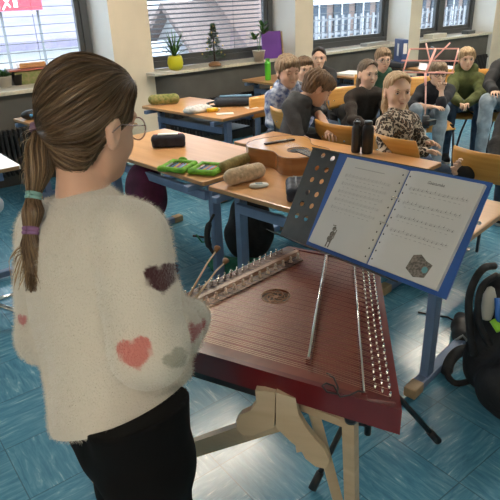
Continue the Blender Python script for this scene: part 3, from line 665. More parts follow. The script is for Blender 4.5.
def pot(c, r_, h, m, label, name='potted_plant', cat='plant', group=None, sphere=False):
    r = empty(name, tuple(c), label, cat, group)
    pr = [(r_*.62, 0), (r_*.9, h*.15), (r_*1.02, h*.5), (r_*.92, h*.85), (r_*.78, h), (r_*.70, h), (r_*.66, h*.9)] if sphere else [(r_*.72, 0), (r_, h*.94), (r_*1.05, h*.95), (r_*1.05, h), (r_*.92, h), (r_*.9, h*.9)]
    b = MB(); b.lathe((0, 0, 0), pr, 24); b.build('pot', m, r); b = MB(); b.lathe((0, 0, h*.86), [(r_*.8, 0), (r_*.8, .01)], 20); b.build('soil', soil, r); return r
c = sill_pt(176, 70); r = pot(c, .085, .15, mat('yellow_pot', (.62, .60, .02), .35), 'spiky plant in a round yellow pot on the middle window sill', sphere=True)
leafy((0, 0, .14), 40, .30, .014, leafm, r, .95, 1, .7)
# little fir
c = sill_pt(215, 66); r = empty('christmas_tree', tuple(c), 'little decorated fir tree on a wooden foot on the window sill', 'tree')
b = MB(); b.lathe((0, 0, 0), [(.07, 0), (.075, .02), (.05, .045), (.02, .05)], 20); b.build('foot', wood('foot_wood', (.25, .12, .05), (.35, .18, .08)), r)
b = MB(); b.tube([(0, 0, .04), (0, 0, .42)], [.010, .003]); b.build('trunk', soil, r)
rg = random.Random(3); b = MB()
for i in range(1500):
    t = rg.random()**.8; z = .09+.36*t; rad = (.145*(1-t)+.008)*(.75+.25*math.sin(z*75)); a = rg.random()*6.28; q = rad*rg.uniform(.25, 1.); p = Vector((math.cos(a)*q, math.sin(a)*q, z-q*.15)); d = Vector((math.cos(a), math.sin(a), rg.uniform(-.3, .5)))*.022; sd = Vector((-math.sin(a), math.cos(a), rg.uniform(-1, 1)))*.004
    b.quad(p-sd, p+sd, p+d+sd*.3, p+d-sd*.3)
b.build('needles', mat('fir_green', (.035, .085, .03), .6, noise=.4, nscale=40), r)
baub = mat('straw_gold', (.6, .45, .12), .4)
for i in range(16):
    t = (i+.5)/16; z = .10+.33*t; rad = .14*(1-t)+.008; a = i*2.4; b = MB(); b.ball((math.cos(a)*rad, math.sin(a)*rad, z), .009, n=6); b.build('bauble', baub, r)
c = sill_pt(259, 61); r = pot(c, .075, .12, mat('white_pot', (.62, .60, .55), .4), 'tall leafy plant in a white pot beside the purple folder')
for q in ((-.02, 0, .30), (.03, .01, .42), (.01, -.02, .36)):
    b = MB(); b.tube([(0, 0, .1), (q[0], q[1], .25), (q[0]*3, q[1]*3, q[2])], .004); b.build('stem', leafm, r); leafy((q[0]*3, q[1]*3, q[2]-.06), 14, .12, .035, leafm, r, .8, 5, .6)
c = sill_pt(273, 59); r = empty('document_folder', (c.x, c.y+.02, SZ), 'purple folder standing on the window sill against the column', 'folder', None, R_(-8))
b = MB(); b.box((.03, .03, .16), (.27, .02, .31), M=Matrix.Rotation(-.12, 4, 'X'), bev=.003); b.build('cover', mat('purple_card', (.15, .045, .33), .45), r); b = MB(); b.box((.17, .03, .155), (.012, .06, .30), M=Matrix.Rotation(-.12, 4, 'X')); b.build('cork_back', mat('cork_tan', (.5, .36, .2), .8), r)
c = sill_pt(161, 74); r = empty('paper_pile', tuple(c), 'flat pile of papers at the left end of the middle sill', 'papers', None, .2); b = MB(); b.box((0, 0, .012), (.28, .14, .022)); b.build('sheets', mat('offwhite', (.62, .60, .54), .7), r)
# left window sill
c = sill_pt(6, 87); r = pot(c, .07, .10, mat('white_pot2', (.55, .52, .46), .5), 'small bushy plant in a pale pot at the far left sill'); leafy((0, 0, .08), 60, .11, .02, leafm, r, .9, 8)
c = sill_pt(18, 85); r = pot(c, .055, .10, mat('dark_pot', (.02, .02, .022), .5), 'empty dark flower pot between two planters on the left sill')
c = sill_pt(33, 83); r = empty('planter_box', (c.x, c.y+.02, SZ), 'rectangular planter with moss green filling on the left sill', 'planter')
b = MB(); b.box((0, 0, .06), (.34, .13, .12), bev=.008); b.build('box', mat('moss_felt', (.20, .24, .08), .95, col2=(.32, .28, .14), nscale=30), r)
b = MB(); b.box((-.02, 0, .135), (.40, .17, .014)); b.build('rim_board', mat('red_board', (.45, .14, .10), .6), r)
b = MB(); b.box((.03, .03, .17), (.26, .12, .05), bev=.01); b.build('wooden_lid', M_['desk'], r)
c = sill_pt(50, 82); r = pot(c+Vector((.05, 0, 0)), .07, .11, mat('terracotta', (.4, .2, .12), .7), 'terracotta pot on the left sill hidden mostly by the girl\'s head')
# last sills
r = empty('paper_pile', (7.95, 5.60, SZ), 'papers lying on the sill of the window furthest right', 'papers', None, .1); b = MB(); b.box((0, 0, .03), (.42, .16, .06)); b.build('sheets', mat('cream_sheets', (.66, .62, .52), .7), r)
r = empty('school_box', (6.55, 5.60, SZ), 'flat grey box on the sill above the turtleneck girl', 'box', None, .05); b = MB(); b.box((0, 0, .02), (.5, .13, .04), bev=.003); b.build('box_body', mat('grey_card', (.38, .38, .36), .7), r)
r = empty('school_box', (8.85, 5.60, SZ), 'small dark box on the sill near the last column', 'box', None, .05); b = MB(); b.box((0, 0, .025), (.22, .12, .05), bev=.003); b.build('box_body', mat('dark_card', (.12, .13, .13), .7), r)
from mathutils.geometry import tessellate_polygon
def holed(mb, outer, holes, z0, z1, M=None):
    """plate with real holes between z0 and z1"""
    polys = [[Vector((p[0], p[1], 0)) for p in outer]]+[[Vector((p[0], p[1], 0)) for p in h] for h in holes]
    flat = [p for q in polys for p in q]; tris = tessellate_polygon(polys); bm = mb.bm
    lo = [bm.verts.new((p.x, p.y, z0)) for p in flat]; hi = [bm.verts.new((p.x, p.y, z1)) for p in flat]
    for t in tris:
        bm.faces.new([hi[i] for i in t]); bm.faces.new([lo[i] for i in reversed(t)])
    k = 0
    for q in polys:
        n = len(q)
        for i in range(n): bm.faces.new((lo[k+i], lo[k+(i+1) % n], hi[k+(i+1) % n], hi[k+i]))
        k += n
    return mb._t(lo+hi, M)
def circ(c, r, n=20, ry=None): return [(c[0]+r*math.cos(2*PI*i/n), c[1]+(ry or r)*math.sin(2*PI*i/n)) for i in range(n)]

# ------------------------------------------------------------------ hammered dulcimer
E_, B_ = Vector((.461, 1.25, 0)), Vector((1.157, 1.329, 0)); D_, C_ = Vector((.785, .546, 0)), Vector((1.288, 1.041, 0))
ZT = .80; HB = .062; du = (D_-E_).normalized(); dv = Vector((-du.y, du.x, 0)); dl = (B_-E_).normalized(); nl = Vector((dl.y, -dl.x, 0)); dr = (C_-D_).normalized(); nr = Vector((-dr.y, dr.x, 0))
cen = (E_+B_+C_+D_)/4; O_ = Vector((cen.x, cen.y, ZT-HB)); 
dul = empty('hammered_dulcimer', O_, 'dark red hammered dulcimer with carved rosette in front of the girl', 'musical instrument')
redw = wood('stained_red_board', (.13, .020, .011), (.24, .046, .024), .36, scale=(2, 9, 3))
redp = mat('red_lacquer', (.13, .010, .012), .28, noise=.15, nscale=8, coat=.5)
railw = wood('rail_wood', (.26, .12, .06), (.36, .18, .09), .35, scale=(20, 2, 2)); silver = mat('nickel', (.8, .78, .74), .22, metal=1.)
def Lc(p, z): return Vector((p[0]-O_.x, p[1]-O_.y, z-O_.z))
corn = [E_, D_, C_, B_]; out = [(p.x-O_.x, p.y-O_.y) for p in corn]; ctr = Vector((0, 0))
inn = [(x*.955, y*.955) for x, y in out]
# soundboard with the rosette hole
rc = Vector((.903-O_.x, 1.093-O_.y)); hole = circ(rc, .043, 36)
b = MB(); holed(b, inn, [hole], HB-.006, HB); tp = b.build('soundboard', redw, dul)
# walls + bottom
b = MB(); holed(b, out, [inn], .004, HB+.003); b.build('rim', redp, dul)
b = MB(); b.prism(out, 0, .004); b.build('bottom_board', redp, dul)
# rosette tracery: spiral arms inside the hole
b = MB()
for k in range(6):
    pts = []
    for i in range(9):
        t = i/8; r_ = .006+.038*t; a = k*PI/3+1.9*t; pts.append((rc.x+r_*math.cos(a), rc.y+r_*math.sin(a), HB-.003))
    b.tube(pts, .0019, 6)
for rr_ in (.026,): b.tube([(x, y, HB-.0035) for x, y in circ(rc, rr_, 28)]+[(rc.x+rr_, rc.y, HB-.0035)], .0016, 6)
b.lathe((rc.x, rc.y, HB-.005), [(.007, 0), (.007, .004)], 12); b.tube([(x, y, HB) for x, y in hole]+[(hole[0][0], hole[0][1], HB)], .0018, 6); b.build('rosette', railw, tp); b = MB(); b.lathe((rc.x, rc.y, HB-.012), [(.05, 0), (.05, .001)], 30); b.build('interior_shade', M_['black'], tp)  # black disc stands in for the shade inside the rosette hole
def fromL(t, d, z): p = E_+dl*(t*(B_-E_).length)+nl*d; return Lc(p, z)
def fromR(t, d, z): p = D_+dr*(t*(C_-D_).length)+nr*d; return Lc(p, z)
# pin block strips, rail
b = MB(); b.prism([fromL(.03, .012, 0)[:2], fromL(.985, .012, 0)[:2], fromL(.975, .052, 0)[:2], fromL(.03, .052, 0)[:2]], HB, HB+.008); b.build('pin_block', mat('shaded_red_block', (.05, .010, .008), .5), dul)  # darker than the right block: recess shade put into the red
b = MB(); b.prism([fromR(.03, .012, 0)[:2], fromR(.985, .012, 0)[:2], fromR(.985, .070, 0)[:2], fromR(.04, .070, 0)[:2]], HB, HB+.007); b.build('pin_block', redp, dul)
b = MB(); b.prism([fromL(.03, .055, 0)[:2], fromL(.97, .055, 0)[:2], fromL(.97, .070, 0)[:2], fromL(.03, .070, 0)[:2]], HB, HB+.014); b.build('rail', railw, dul)
b = MB(); b.prism([fromL(.04, .078, 0)[:2], fromL(.93, .078, 0)[:2], fromL(.93, .112, 0)[:2], fromL(.04, .112, 0)[:2]], HB, HB+.006); b.build('bridge_base', mat('recess_shade_base', (.03, .012, .01), .5), dul)  # near-black strip paints the shadowed recess under the chessmen
blk = mat('ebony', (.02, .014, .012), .35)
def bridge(p0, p1, h, name, rodr=.0028):
    b = MB(); b.beam(p0+Vector((0, 0, h/2-.002)), p1+Vector((0, 0, h/2-.002)), .012, h, up=(0, 0, 1)); 
    o = b.build(name, redp, dul); b = MB(); b.tube([p0+Vector((0, 0, h)), p1+Vector((0, 0, h))], rodr, 8); b.build('bridge_rod', silver, o); return o
zt = ZT
b1a, b1b = Lc((.748, .790), zt), Lc((1.232, 1.212), zt); bridge(b1a, b1b, .020, 'treble_bridge', .0036)
b2a, b2b = Lc((.762, .630), zt+.006), Lc((1.255, 1.116), zt+.006); bridge(b2a, b2b, .006, 'nut_bridge')
NCH = 18
for i in range(NCH):
    t = .06+.86*i/(NCH-1); p = fromL(t, .095, zt+.006); b = MB(); b.lathe(p, [(.0065, 0), (.0055, .004), (.003, .009), (.0045, .014), (.0035, .019), (.001, .021)], 12); b.build('chessman_bridge', mat('ivory', (.62, .52, .42), .3) if i == 0 else bpy.data.materials['ivory'], dul)
# strings, pins
strm = mat('steel_string', (.58, .38, .27), .35, metal=1.)
def isect(p, d, q, e):
    den = d.x*e.y-d.y*e.x; s_ = ((q.x-p.x)*e.y-(q.y-p.y)*e.x)/den; return p+d*s_
NC = 24
pinmb = MB(); pinmb.tube([(0, 0, -.004), (0, 0, .013)], .0024, 8); pinmb.box((0, 0, .015), (.0034, .0034, .005)); pin0 = pinmb.build('tuning_pin', silver, dul)
hmb = MB(); hmb.tube([(0, 0, -.004), (0, 0, .016)], .0022, 8); hmb.ball((0, 0, .017), .0036, n=6); hp0 = hmb.build('hitch_pin', silver, dul)
def dup(o, loc, first):
    c = o if first else o.copy()
    if not first: COL.objects.link(c)
    c.location = loc; return c
cnt = 0
for i in range(NC):
    for j in range(3):
        off = .030+(.590-.030)*i/(NC-1)+(j-1)*.0066; p = E_+dv*off
        A = isect(p, du, E_+nl*(.020+.012*(j % 2)), dl); Cb = isect(p, du, E_+nl*.095, dl); R1 = isect(p, du, Vector((.748, .790, 0)), Vector((.484, .422, 0))); R2 = isect(p, du, Vector((.762, .630, 0)), Vector((.493, .486, 0)))
        Bp = isect(p, du, D_+nr*(.022+.015*j), dr); 
        nodes = [Lc(A, zt+.012), Lc(Cb, zt+.024), Lc(R1, zt+.0215), Lc(R2, zt+.0135), Lc(Bp, zt+.010)]
        b = MB(); b.tube(nodes, .0005, 4); b.build('string', strm, dul)
        dup(pin0, Lc(Bp, zt+.007), cnt == 0)
        if j < 2: dup(hp0, Lc(A, zt+.006), cnt == 0)
        cnt += 1
# black strip standing in for shadow below the front edge, rubber foot and cable
b = MB(); q0 = E_+du*.05+dv*.02; q1 = E_+du*.45+dv*.02; b.beam(Lc(q0, ZT-HB-.011), Lc(q1, ZT-HB-.011), .03, .022); b.build('shade_strip', M_['black'], dul)
b = MB(); q = D_+nr*.10+dr*.06; b.lathe(Lc(q, ZT-HB-.024), [(.014, 0), (.016, .01), (.016, .024)], 14); b.build('rubber_foot', M_['blackplastic'], dul)
cb = empty('cable', Vector((onz(330, 382, .815))), 'thin black pickup cable looped on the dulcimer near its front corner', 'cable')
b = MB(); pts = [onz(u, v, z)-cb.location for u, v, z in ((327, 373, .81), (334, 378, .818), (338, 388, .815), (337, 394, .806), (327, 392, .82), (322, 386, .825), (326, 383, .82), (334, 386, .812), (340, 397, .806), (350, 395, .81), (358, 391, .82), (364, 392, .815))]
b.tube(pts, .0022, 6); b.build('cable_line', M_['black'], cb)
# mallets
mw = mat('pale_mallet_wood', (.62, .44, .26), .4); mt = mat('mallet_tip_wood', (.30, .13, .05), .45)
GRIP = at(194, 303, 1.32)
for (tip, base, lab) in (((216, 251), (186, 301), 'far wooden dulcimer mallet, its tip nearest the pin row'), ((224.5, 263), (194, 300), 'near wooden dulcimer mallet, its tip over the bridge row')):
    pt = at(tip[0], tip[1], 1.56); pb = at(base[0], base[1], 1.33); r = empty('dulcimer_mallet', pb, lab, 'mallet')
    d = pt-pb; b = MB(); b.tube([(0, 0, 0), d*.3+Vector((0, 0, .003)), d*.7+Vector((0, 0, .006)), d], [.0032, .0026, .0024, .0022]); b.build('shaft', mw, r)
    b = MB(); dn = d.normalized(); b.tube([d-dn*.008, d+dn*.01+Vector((0, 0, .004)), d+dn*.028+Vector((0, 0, -.004))], [.004, .009, .006], 10); b.build('mallet_head', mt, r)

# ------------------------------------------------------------------ wooden stand
beech = wood('pale_beech', (.44, .34, .22), (.54, .43, .30), .55, scale=(2, 2, 14)); 
st = empty('dulcimer_stand', (cen.x-.1, cen.y-.1, 0), 'pale wooden stand with scalloped boards carrying the dulcimer', 'stand'); S0 = st.location
fc = onz(275, 392, ZT-HB)+dv*.03      # under the front edge
def board(pix, dep, th, name):
    pts = [at(u, v, dep) for u, v in pix]; c = sum(pts, Vector())/len(pts); n = Vector(dv*.75+du*-.2).normalized(); ax = Vector((n.y, -n.x, 0)).normalized(); up = Vector((0, 0, 1)); n = ax.cross(up)
    poly = []
    for u, v in pix:
        p = onplane(u, v, c, n)-c; poly.append((p.dot(ax), p.dot(up)))
    M = Matrix((ax, up, n)).transposed().to_4x4(); M.translation = c-S0
    b = MB(); b.prism(poly, -th/2, th/2, M); o = b.build(name, beech, st); return o
board([(256, 388), (257, 400), (251, 408), (242, 412), (237, 418), (238, 427), (244, 433), (254, 433), (266, 428), (275, 425), (276, 390)], 1.345, .018, 'scalloped_board')
board([(276.5, 390), (276.5, 425), (284, 432), (290, 438), (296, 443), (297, 450), (302, 449), (306, 456), (316, 464), (326, 466), (330, 458), (325, 447), (315, 436), (306, 424), (299, 412), (296, 396)], 1.335, .018, 'scalloped_board')
b = MB(); b.beam(at(278, 420, 1.36)-S0, onz(96, 480, 0)-S0, .032, .045, up=(0, 0, 1)); b.build('leg', beech, st)
b = MB(); b.beam(at(311, 402, 1.37)-S0, at(350, 545, 1.62)-S0, .020, .026); b.build('leg', beech, st)
b = MB(); b.beam(at(350, 415, 1.30)-S0, at(353, 560, 1.62)-S0, .030, .030); b.build('leg', beech, st)
b = MB(); b.beam(at(285, 398, 1.40)-S0, at(352, 424, 1.32)-S0, .022, .022); b.build('cross_bar', beech, st)
b = MB(); q0 = D_+nr*.10+dr*.1; q1 = E_+nl*.12+dl*.3; b.beam(Vector((q0.x, q0.y, ZT-HB-.035))-S0, Vector((q1.x, q1.y, ZT-HB-.035))-S0, .03, .02); b.build('cross_bar', beech, st)

# ------------------------------------------------------------------ perforated music stand and folder
O3 = Vector((1.3009, 1.2033, 1.1153)); U3 = Vector((1.289, .718, 1.140))-O3; V3 = Vector((1.114, .710, .901))-Vector((1.289, .718, 1.140)); U3.normalize(); V3.normalize()
N3 = U3.cross(-V3).normalized()
if N3.dot(Vector((0, 0, EYE))-O3) < 0: N3 = -N3
Yu = N3.cross(U3); F3 = Matrix((U3, Yu, N3)).transposed().to_4x4(); F3.translation = O3
F3i = F3.inverted()
def l3(u, v, off=0.): p = F3i@onplane(u, v, O3+N3*off, N3); return (p.x, p.y)
TLp = l3(313, 148, -.022); BLp = l3(280, 236, -.022); TRp = l3(449, 171, -.022)
ms = empty('music_stand', tuple((F3@Vector((.22, -.15, 0))).xy)+(0,), 'black perforated orchestra music stand holding the blue folder', 'music stand')
def toms(o): o.matrix_parent_inverse = ms.matrix_world.inverted() if False else Matrix.Translation(-ms.location); o.matrix_basis = F3; return o
xl = TLp[0]; yt = TLp[1]; xr = TRp[0]; yb = BLp[1]; xl2 = BLp[0]
outer = [(xl2, yb), (xr, yb), (xr, yt), (xl, yt)]
hol = []
for u, v in ((323, 155.5), (332.5, 158.5), (317, 168), (326.5, 170), (312, 179.5), (321.5, 181.5), (307.5, 192.5), (316.5, 194.5), (302, 203.5), (311.5, 206), (297, 215.5), (306, 218.5)):
    c = l3(u, v, -.022); hol.append(circ(c, .0098, 16))
for k in range(6): hol.append(circ((xr-.05, yt-.04-k*.045), .0098, 16)); hol.append(circ((xr-.085, yt-.04-k*.045), .0098, 16))
plate = mat('stand_black', (.05, .05, .047), .38, noise=.15, nscale=20)
b = MB(); holed(b, outer, hol, -.0235, -.0215); toms(b.build('desk_plate', plate, ms))
b = MB(); b.box(((xl+xr)/2, yb+.001, .005), (xr-xl2, .002, .055)); b.box(((xl+xr)/2, yt, -.020), (xr-xl, .003, .008)); toms(b.build('ledge', plate, ms))
hub = F3@Vector(((xl+xr)/2+.02, (yt+yb)/2-.02, -.03)); basez = .36; bx = Vector((1.28, 1.03, basez))
b = MB(); b.tube([Vector((hub.x+.05, hub.y, hub.z-.06))-ms.location, Vector((bx.x, bx.y, .62))-ms.location], .009, 12); b.tube([hub-ms.location, Vector((hub.x+.05, hub.y, hub.z-.06))-ms.location], .012); b.build('pole', M_['blackplastic'], ms)
b = MB(); b.tube([Vector((bx.x, bx.y, .64))-ms.location, Vector((bx.x, bx.y, .10))-ms.location], .013, 12); b.build('lower_pole', M_['blackplastic'], ms)
b = MB(); b.tube([Vector((bx.x, bx.y, .66))-ms.location, Vector((bx.x, bx.y, .61))-ms.location], .021, 12); b.tube([Vector((bx.x-.03, bx.y-.02, .635))-ms.location, Vector((bx.x, bx.y, .635))-ms.location], .009); b.build('clamp_knob', M_['blackplastic'], ms)
for u, v in ((312, 489), (438, 441), (0, 0)):
    ft = onz(u, v, .014) if u else Vector((1.36, 1.36, .014)); d = ft-Vector((bx.x, bx.y, .40)); 
    b = MB(); b.tube([Vector((bx.x, bx.y, .40))+d*.03-ms.location, ft-ms.location], .0105, 10); lg = b.build('leg', M_['blackplastic'], ms)
    b = MB(); b.tube([ft-d*.14-ms.location, ft-ms.location], [.014, .015], 10); b.build('rubber_foot', M_['black'], lg)
    md = Vector((bx.x, bx.y, .40))+d*.45; b = MB(); b.tube([Vector((bx.x, bx.y, .14))-ms.location, md-ms.location], .006, 8); b.build('strut', M_['dark_metal'], lg)
# folder
def on3(name, b, m, p, parent_off=True): o = b.build(name, m, p); o.matrix_basis = F3; return o
fo = empty('music_folder', (0, 0, 0), 'open blue ring folder with two pages of sheet music', 'folder'); 
fol = mat('folder_blue', (.03, .10, .36), .35, coat=.2); page = mat('page_sleeve', (.58, .575, .56), .45, noise=.02, nscale=8)
W3 = .485; H3 = .297
a0 = l3(339, 154, -.012); a1 = l3(306, 243, -.012); c0 = l3(493, 181, -.012); c1 = l3(449, 292, -.012)
b = MB(); b.prism([(a1[0], -H3-.012), (W3/2-.015, -H3-.012), (W3/2-.015, .012), (a0[0], .012)], -.018, -.014); on3('cover', b, fol, fo)
b = MB(); b.prism([(W3/2+.015, -H3-.012), (c1[0], -H3-.012), (c0[0], .012), (W3/2+.015, .012)], -.018, -.014); on3('cover', b, fol, fo)
b = MB(); b.box((W3/2, -H3/2, -.017), (.032, H3+.024, .004)); on3('spine', b, fol, fo)
def pagez(x):  # stack height profile, dips to the rings
    t = min(1, abs(x-W3/2)/.05); return -.0125+.0105*math.sin(t*PI/2)
for s, nm in ((0, 'left'), (1, 'right')):
    x0, x1 = (0.0, W3/2-.003) if s == 0 else (W3/2+.003, W3)
    xs = np.linspace(x0, x1, 24); th = .008 if s else .004
    b = MB(); hi = [[Vector((x, y, pagez(x))) for x in xs] for y in (0, -H3)]; b.strip(hi); b.strip([[v+Vector((0, 0, -.003)) for v in r_] for r_ in hi])
    for k in (0, -1): b.strip([[hi[0][k], hi[1][k]], [hi[0][k]+Vector((0, 0, -.012)), hi[1][k]+Vector((0, 0, -.012))]])
    for k in (0, 1): b.strip([hi[k], [v+Vector((0, 0, -.012)) for v in hi[k]]])
    on3('sheet_page', b, page, fo)['label'] = nm+' page in a clear sleeve'
ink = mat('print_ink', (.10, .10, .105), .6); faint = mat('print_faint', (.38, .38, .38), .6); graphic = mat('print_brown_grey', (.16, .14, .12), .6, noise=.5, nscale=160); teal = mat('print_teal', (.12, .30, .32), .6)
ZI = .0003
def L(b, x0, y0, x1, y1, w): b.beam((x0, y0, pagez((x0+x1)/2)+ZI), (x1, y1, pagez((x0+x1)/2)+ZI), w, .0003, up=(0, 0, 1)) if False else b.prism([(x0, y0-w/2), (x1, y1-w/2), (x1, y1+w/2), (x0, y0+w/2)], pagez((x0+x1)/2)-.0001, pagez((x0+x1)/2)+ZI)
rg = random.Random(12)
def music(x0, x1, ys, bi, bf, dens=13, gap=.0017):
    for y in ys:
        for k in range(5): L(bf, x0, y-k*gap, x1, y-k*gap, .00035)
        bi.tube([(x0+.004, y+.002, pagez(x0)+.0004), (x0+.0065, y-.001, pagez(x0)+.0004), (x0+.003, y-.0045, pagez(x0)+.0004), (x0+.006, y-.009, pagez(x0)+.0004)], .0007, 5)
        for i in range(dens):
            x = x0+.018+(x1-x0-.024)*i/(dens-1); yy = y-rg.randint(0, 7)*gap/2; z = pagez(x)+ZI
            bi.lathe((x, yy, z-.0003), [(.0013, 0), (.0013, .0005)], 8); bi.box((x+.0012, yy+.0030, z), (.0004, .006, .0003))
            if i % 4 == 3: bi.box((x+.005, y-2*gap, z), (.0004, 4*gap, .0003))
        for i in range(dens-2):   # words below the staff
            x = x0+.012+(x1-x0-.02)*i/(dens-2); wl = rg.uniform(.004, .010); L(bf, x, y-.0155, x+wl, y-.0155, .0016)
xr0 = W3/2+.030
for ys_ in (-.050, -.094, -.136, -.178): bi, bf = MB(), MB(); music(xr0, W3-.022, [ys_], bi, bf); so_ = on3('printed_staff', bf, faint, fo); no_ = bi.build('printed_notes', ink, so_)
bi = MB()
bi, bf = MB(), MB(); music(.025, W3/2-.035, [-.055, -.082, -.109, -.136, -.163], bf, bf, 11); L(bf, .05, -.028, .17, -.028, .0024); on3('faded_print', bf, faint, fo)
bi.bm.free()
tx = bpy.data.curves.new('title', 'FONT'); tx.body = 'Gatatumba'; tx.size = .0125; tx.align_x = 'CENTER'; tx.extrude = .0002; tx.shear = .2; tx.materials.append(ink)
to = bpy.data.objects.new('page_title', tx); COL.objects.link(to); bpy.context.view_layer.update(); tm = bpy.data.meshes.new_from_object(to); bpy.data.objects.remove(to); to = bpy.data.objects.new('page_title', tm); COL.objects.link(to); to.parent = fo; to.matrix_basis = F3@Matrix.Translation((W3/2+.108, -.030, pagez(W3/2+.1)+.0004))
# little drawings at the foot of each page
b = MB(); gx, gy = .080, -.262; z = pagez(.08)
for c_, r_ in (((0, .030), .0075), ((.001, .012), .010), ((-.001, -.004), .011)): b.lathe((gx+c_[0], gy+c_[1], z-.0002), [(r_, 0), (r_, .0005)], 14)
b.box((gx-.005, gy-.020, z), (.005, .024, .0004)); b.box((gx+.006, gy-.020, z), (.005, .024, .0004)); b.box((gx+.011, gy+.014, z), (.004, .03, .0004)); b.box((gx-.004, gy+.040, z), (.014, .003, .0004)); on3('printed_figure', b, graphic, fo)
b = MB(); gx, gy = W3/2+.168, -.252; z = pagez(gx); b.prism([(gx-.036, gy-.018), (gx-.004, gy-.034), (gx+.028, gy-.026), (gx+.036, gy+.012), (gx+.014, gy+.018), (gx-.008, gy+.030), (gx-.030, gy+.022)], z-.0002, z+.0003); o = on3('printed_vignette', b, graphic, fo)
b = MB(); b.lathe((gx+.020, gy-.006, z+.0001), [(.009, 0), (.009, .0004)], 14); on3('printed_spot', b, teal, fo)
# sleeve perforations and rings
for s in (-1, 1):
    for k in range(11): x = W3/2+s*.013; b = MB(); b.lathe((x, -.018-k*.026, pagez(x)-.0001), [(.0026, 0), (.0026, .0006)], 10); on3('perforation', b, M_['black'], fo)
for y in (-.09, -.17):
    b = MB(); b.tube([(W3/2+.017*math.cos(t), y, -.012+.016*math.sin(t)) for t in np.linspace(0, PI, 10)], .0013, 6); on3('ring', b, silver, fo)
for (u, v) in ((479, 223), (468, 249)):
    x, y = l3(u, v, -.012); b = MB(); b.lathe((x, y, -.015), [(.005, 0), (.005, .003), (.002, .004)], 10); on3('press_stud', b, silver, fo)

# ------------------------------------------------------------------ guitar
nd = Vector((-.19, -.98, 0)).normalized(); bt = Vector((2.085, 2.575, .722)); gx_ = Vector((-nd.y, nd.x, 0))
gt = empty('acoustic_guitar', bt, 'nylon string guitar lying face up on the beech desk', 'guitar'); gt.rotation_euler = (0, 0, math.atan2(nd.y, nd.x)-PI/2); gt.scale = (1.06, 1.06, 1.)
spr = wood('spruce_top', (.66, .31, .10), (.76, .40, .15), .22, scale=(30, 1.5, 2), coat=.6); side = wood('guitar_side', (.28, .11, .035), (.40, .17, .06), .25, scale=(2, 4, 20), coat=.5); dkw = wood('rosewood', (.035, .016, .01), (.06, .03, .02), .35)
def gw(y):
    ks = [(0, .0), (.012, .085), (.04, .142), (.09, .180), (.13, .186), (.19, .168), (.25, .132), (.29, .120), (.33, .127), (.38, .141), (.42, .138), (.455, .110), (.478, .055), (.485, .0)]
    ys, ws = zip(*ks); return float(np.interp(y, ys, ws))
yy = np.concatenate([np.linspace(0, .04, 8), np.linspace(.05, .44, 30), np.linspace(.45, .485, 8)]); poly = [(gw(y), y) for y in yy]+[(-gw(y), y) for y in yy[::-1][1:-1]]
b = MB(); b.prism(poly, 0, .092); b.build('body', side, gt)
po2 = [(x*.985, y*.985+.0035) for x, y in poly]; b = MB(); holed(b, poly, [circ((0, .335), .043, 28)], .092, .096); sb = b.build('soundboard', spr, gt)
b = MB(); b.tube([(x, y, .096) for x, y in poly]+[(poly[0][0], poly[0][1], .096)], .0016, 5); b.build('binding', dkw, sb)
b = MB(); 
for r_ in (.047, .053, .057): b.tube([(x, y, .0962) for x, y in circ((0, .335), r_, 32)]+[(r_, .335, .0962)], .0012, 5)
b.build('rosette', dkw, sb); b = MB(); b.lathe((0, .335, .0925), [(.044, 0), (.044, .0006)], 28); b.build('sound_hole_shade', M_['black'], sb)  # black disc paints the darkness inside the guitar body
b = MB(); b.box((0, .14, .101), (.18, .028, .009), bev=.002); br = b.build('bridge', dkw, gt); b = MB(); b.box((0, .147, .108), (.078, .003, .006)); b.build('saddle', M_['white'], br)
b = MB(); b.box((0, .60, .080), (.052, .36, .02), bev=.006); b.build('neck', side, gt)
b = MB(); b.box((0, .575, .0985), (.056, .44, .006)); fb = b.build('fretboard', dkw, gt)
b = MB()
for k in range(18): b.box((0, .795-.65*(1-2**(-k/12)), .102), (.055, .0015, .0018))
b.build('frets', silver, fb)
b = MB(); b.box((0, .88, .082), (.072, .17, .018), bev=.004); hd = b.build('headstock', side, gt)
for s in (-1, 1):
    for k in range(3): b = MB(); b.tube([(s*.03, .83+k*.04, .082), (s*.05, .83+k*.04, .082)], .003, 6); b.box((s*.056, .83+k*.04, .082), (.012, .018, .008), bev=.002); b.build('tuning_peg', M_['white'], hd)
for k in range(6): x = -.029+k*.0116; b = MB(); b.tube([(x, .147, .110), (x*.72, .795, .106), (x*.7, .84, .095)], .0007, 4); b.build('string', silver, gt)

# ------------------------------------------------------------------ coral wire music stand
coral = mat('coral_enamel', (.85, .42, .36), .4); DP = 4.25
ps = empty('music_stand', tuple(at(425, 130, DP).xy)+(0,), 'folding coral wire music stand between the pupils', 'music stand')
def q3(u, v, t=0.): return at(u, v, DP+.1*(73-v)/25+t)-ps.location
def wire(pts, r_, nm, m=coral): b = MB(); b.tube([q3(*p) for p in pts], r_, 6); return b.build(nm, m, ps)
wire([(410, 49), (458.5, 48.7)], .0062, 'desk_wire'); wire([(401.5, 60.5), (459, 61)], .0062, 'desk_wire'); wire([(403, 72.3), (453.5, 73)], .0068, 'desk_wire')
wire([(410, 49), (403, 72.3)], .0062, 'desk_wire'); wire([(458.5, 48.7), (452, 73)], .0062, 'desk_wire')
wire([(435.5, 49.5), (425.5, 73.5)], .010, 'centre_bar'); wire([(426, 43.6), (430, 61)], .006, 'spread_arm'); wire([(450, 43), (431, 62)], .006, 'spread_arm')
wire([(425.5, 73.5), (425.5, 85)], .010, 'tilt_joint')
fl = Vector((0, 0, 0)); tp_ = q3(426, 76); b = MB(); b.tube([tp_, Vector((0, 0, .62))], .006, 8); b.build('pole', mat('pale_coral', (.68, .45, .40), .4), ps)
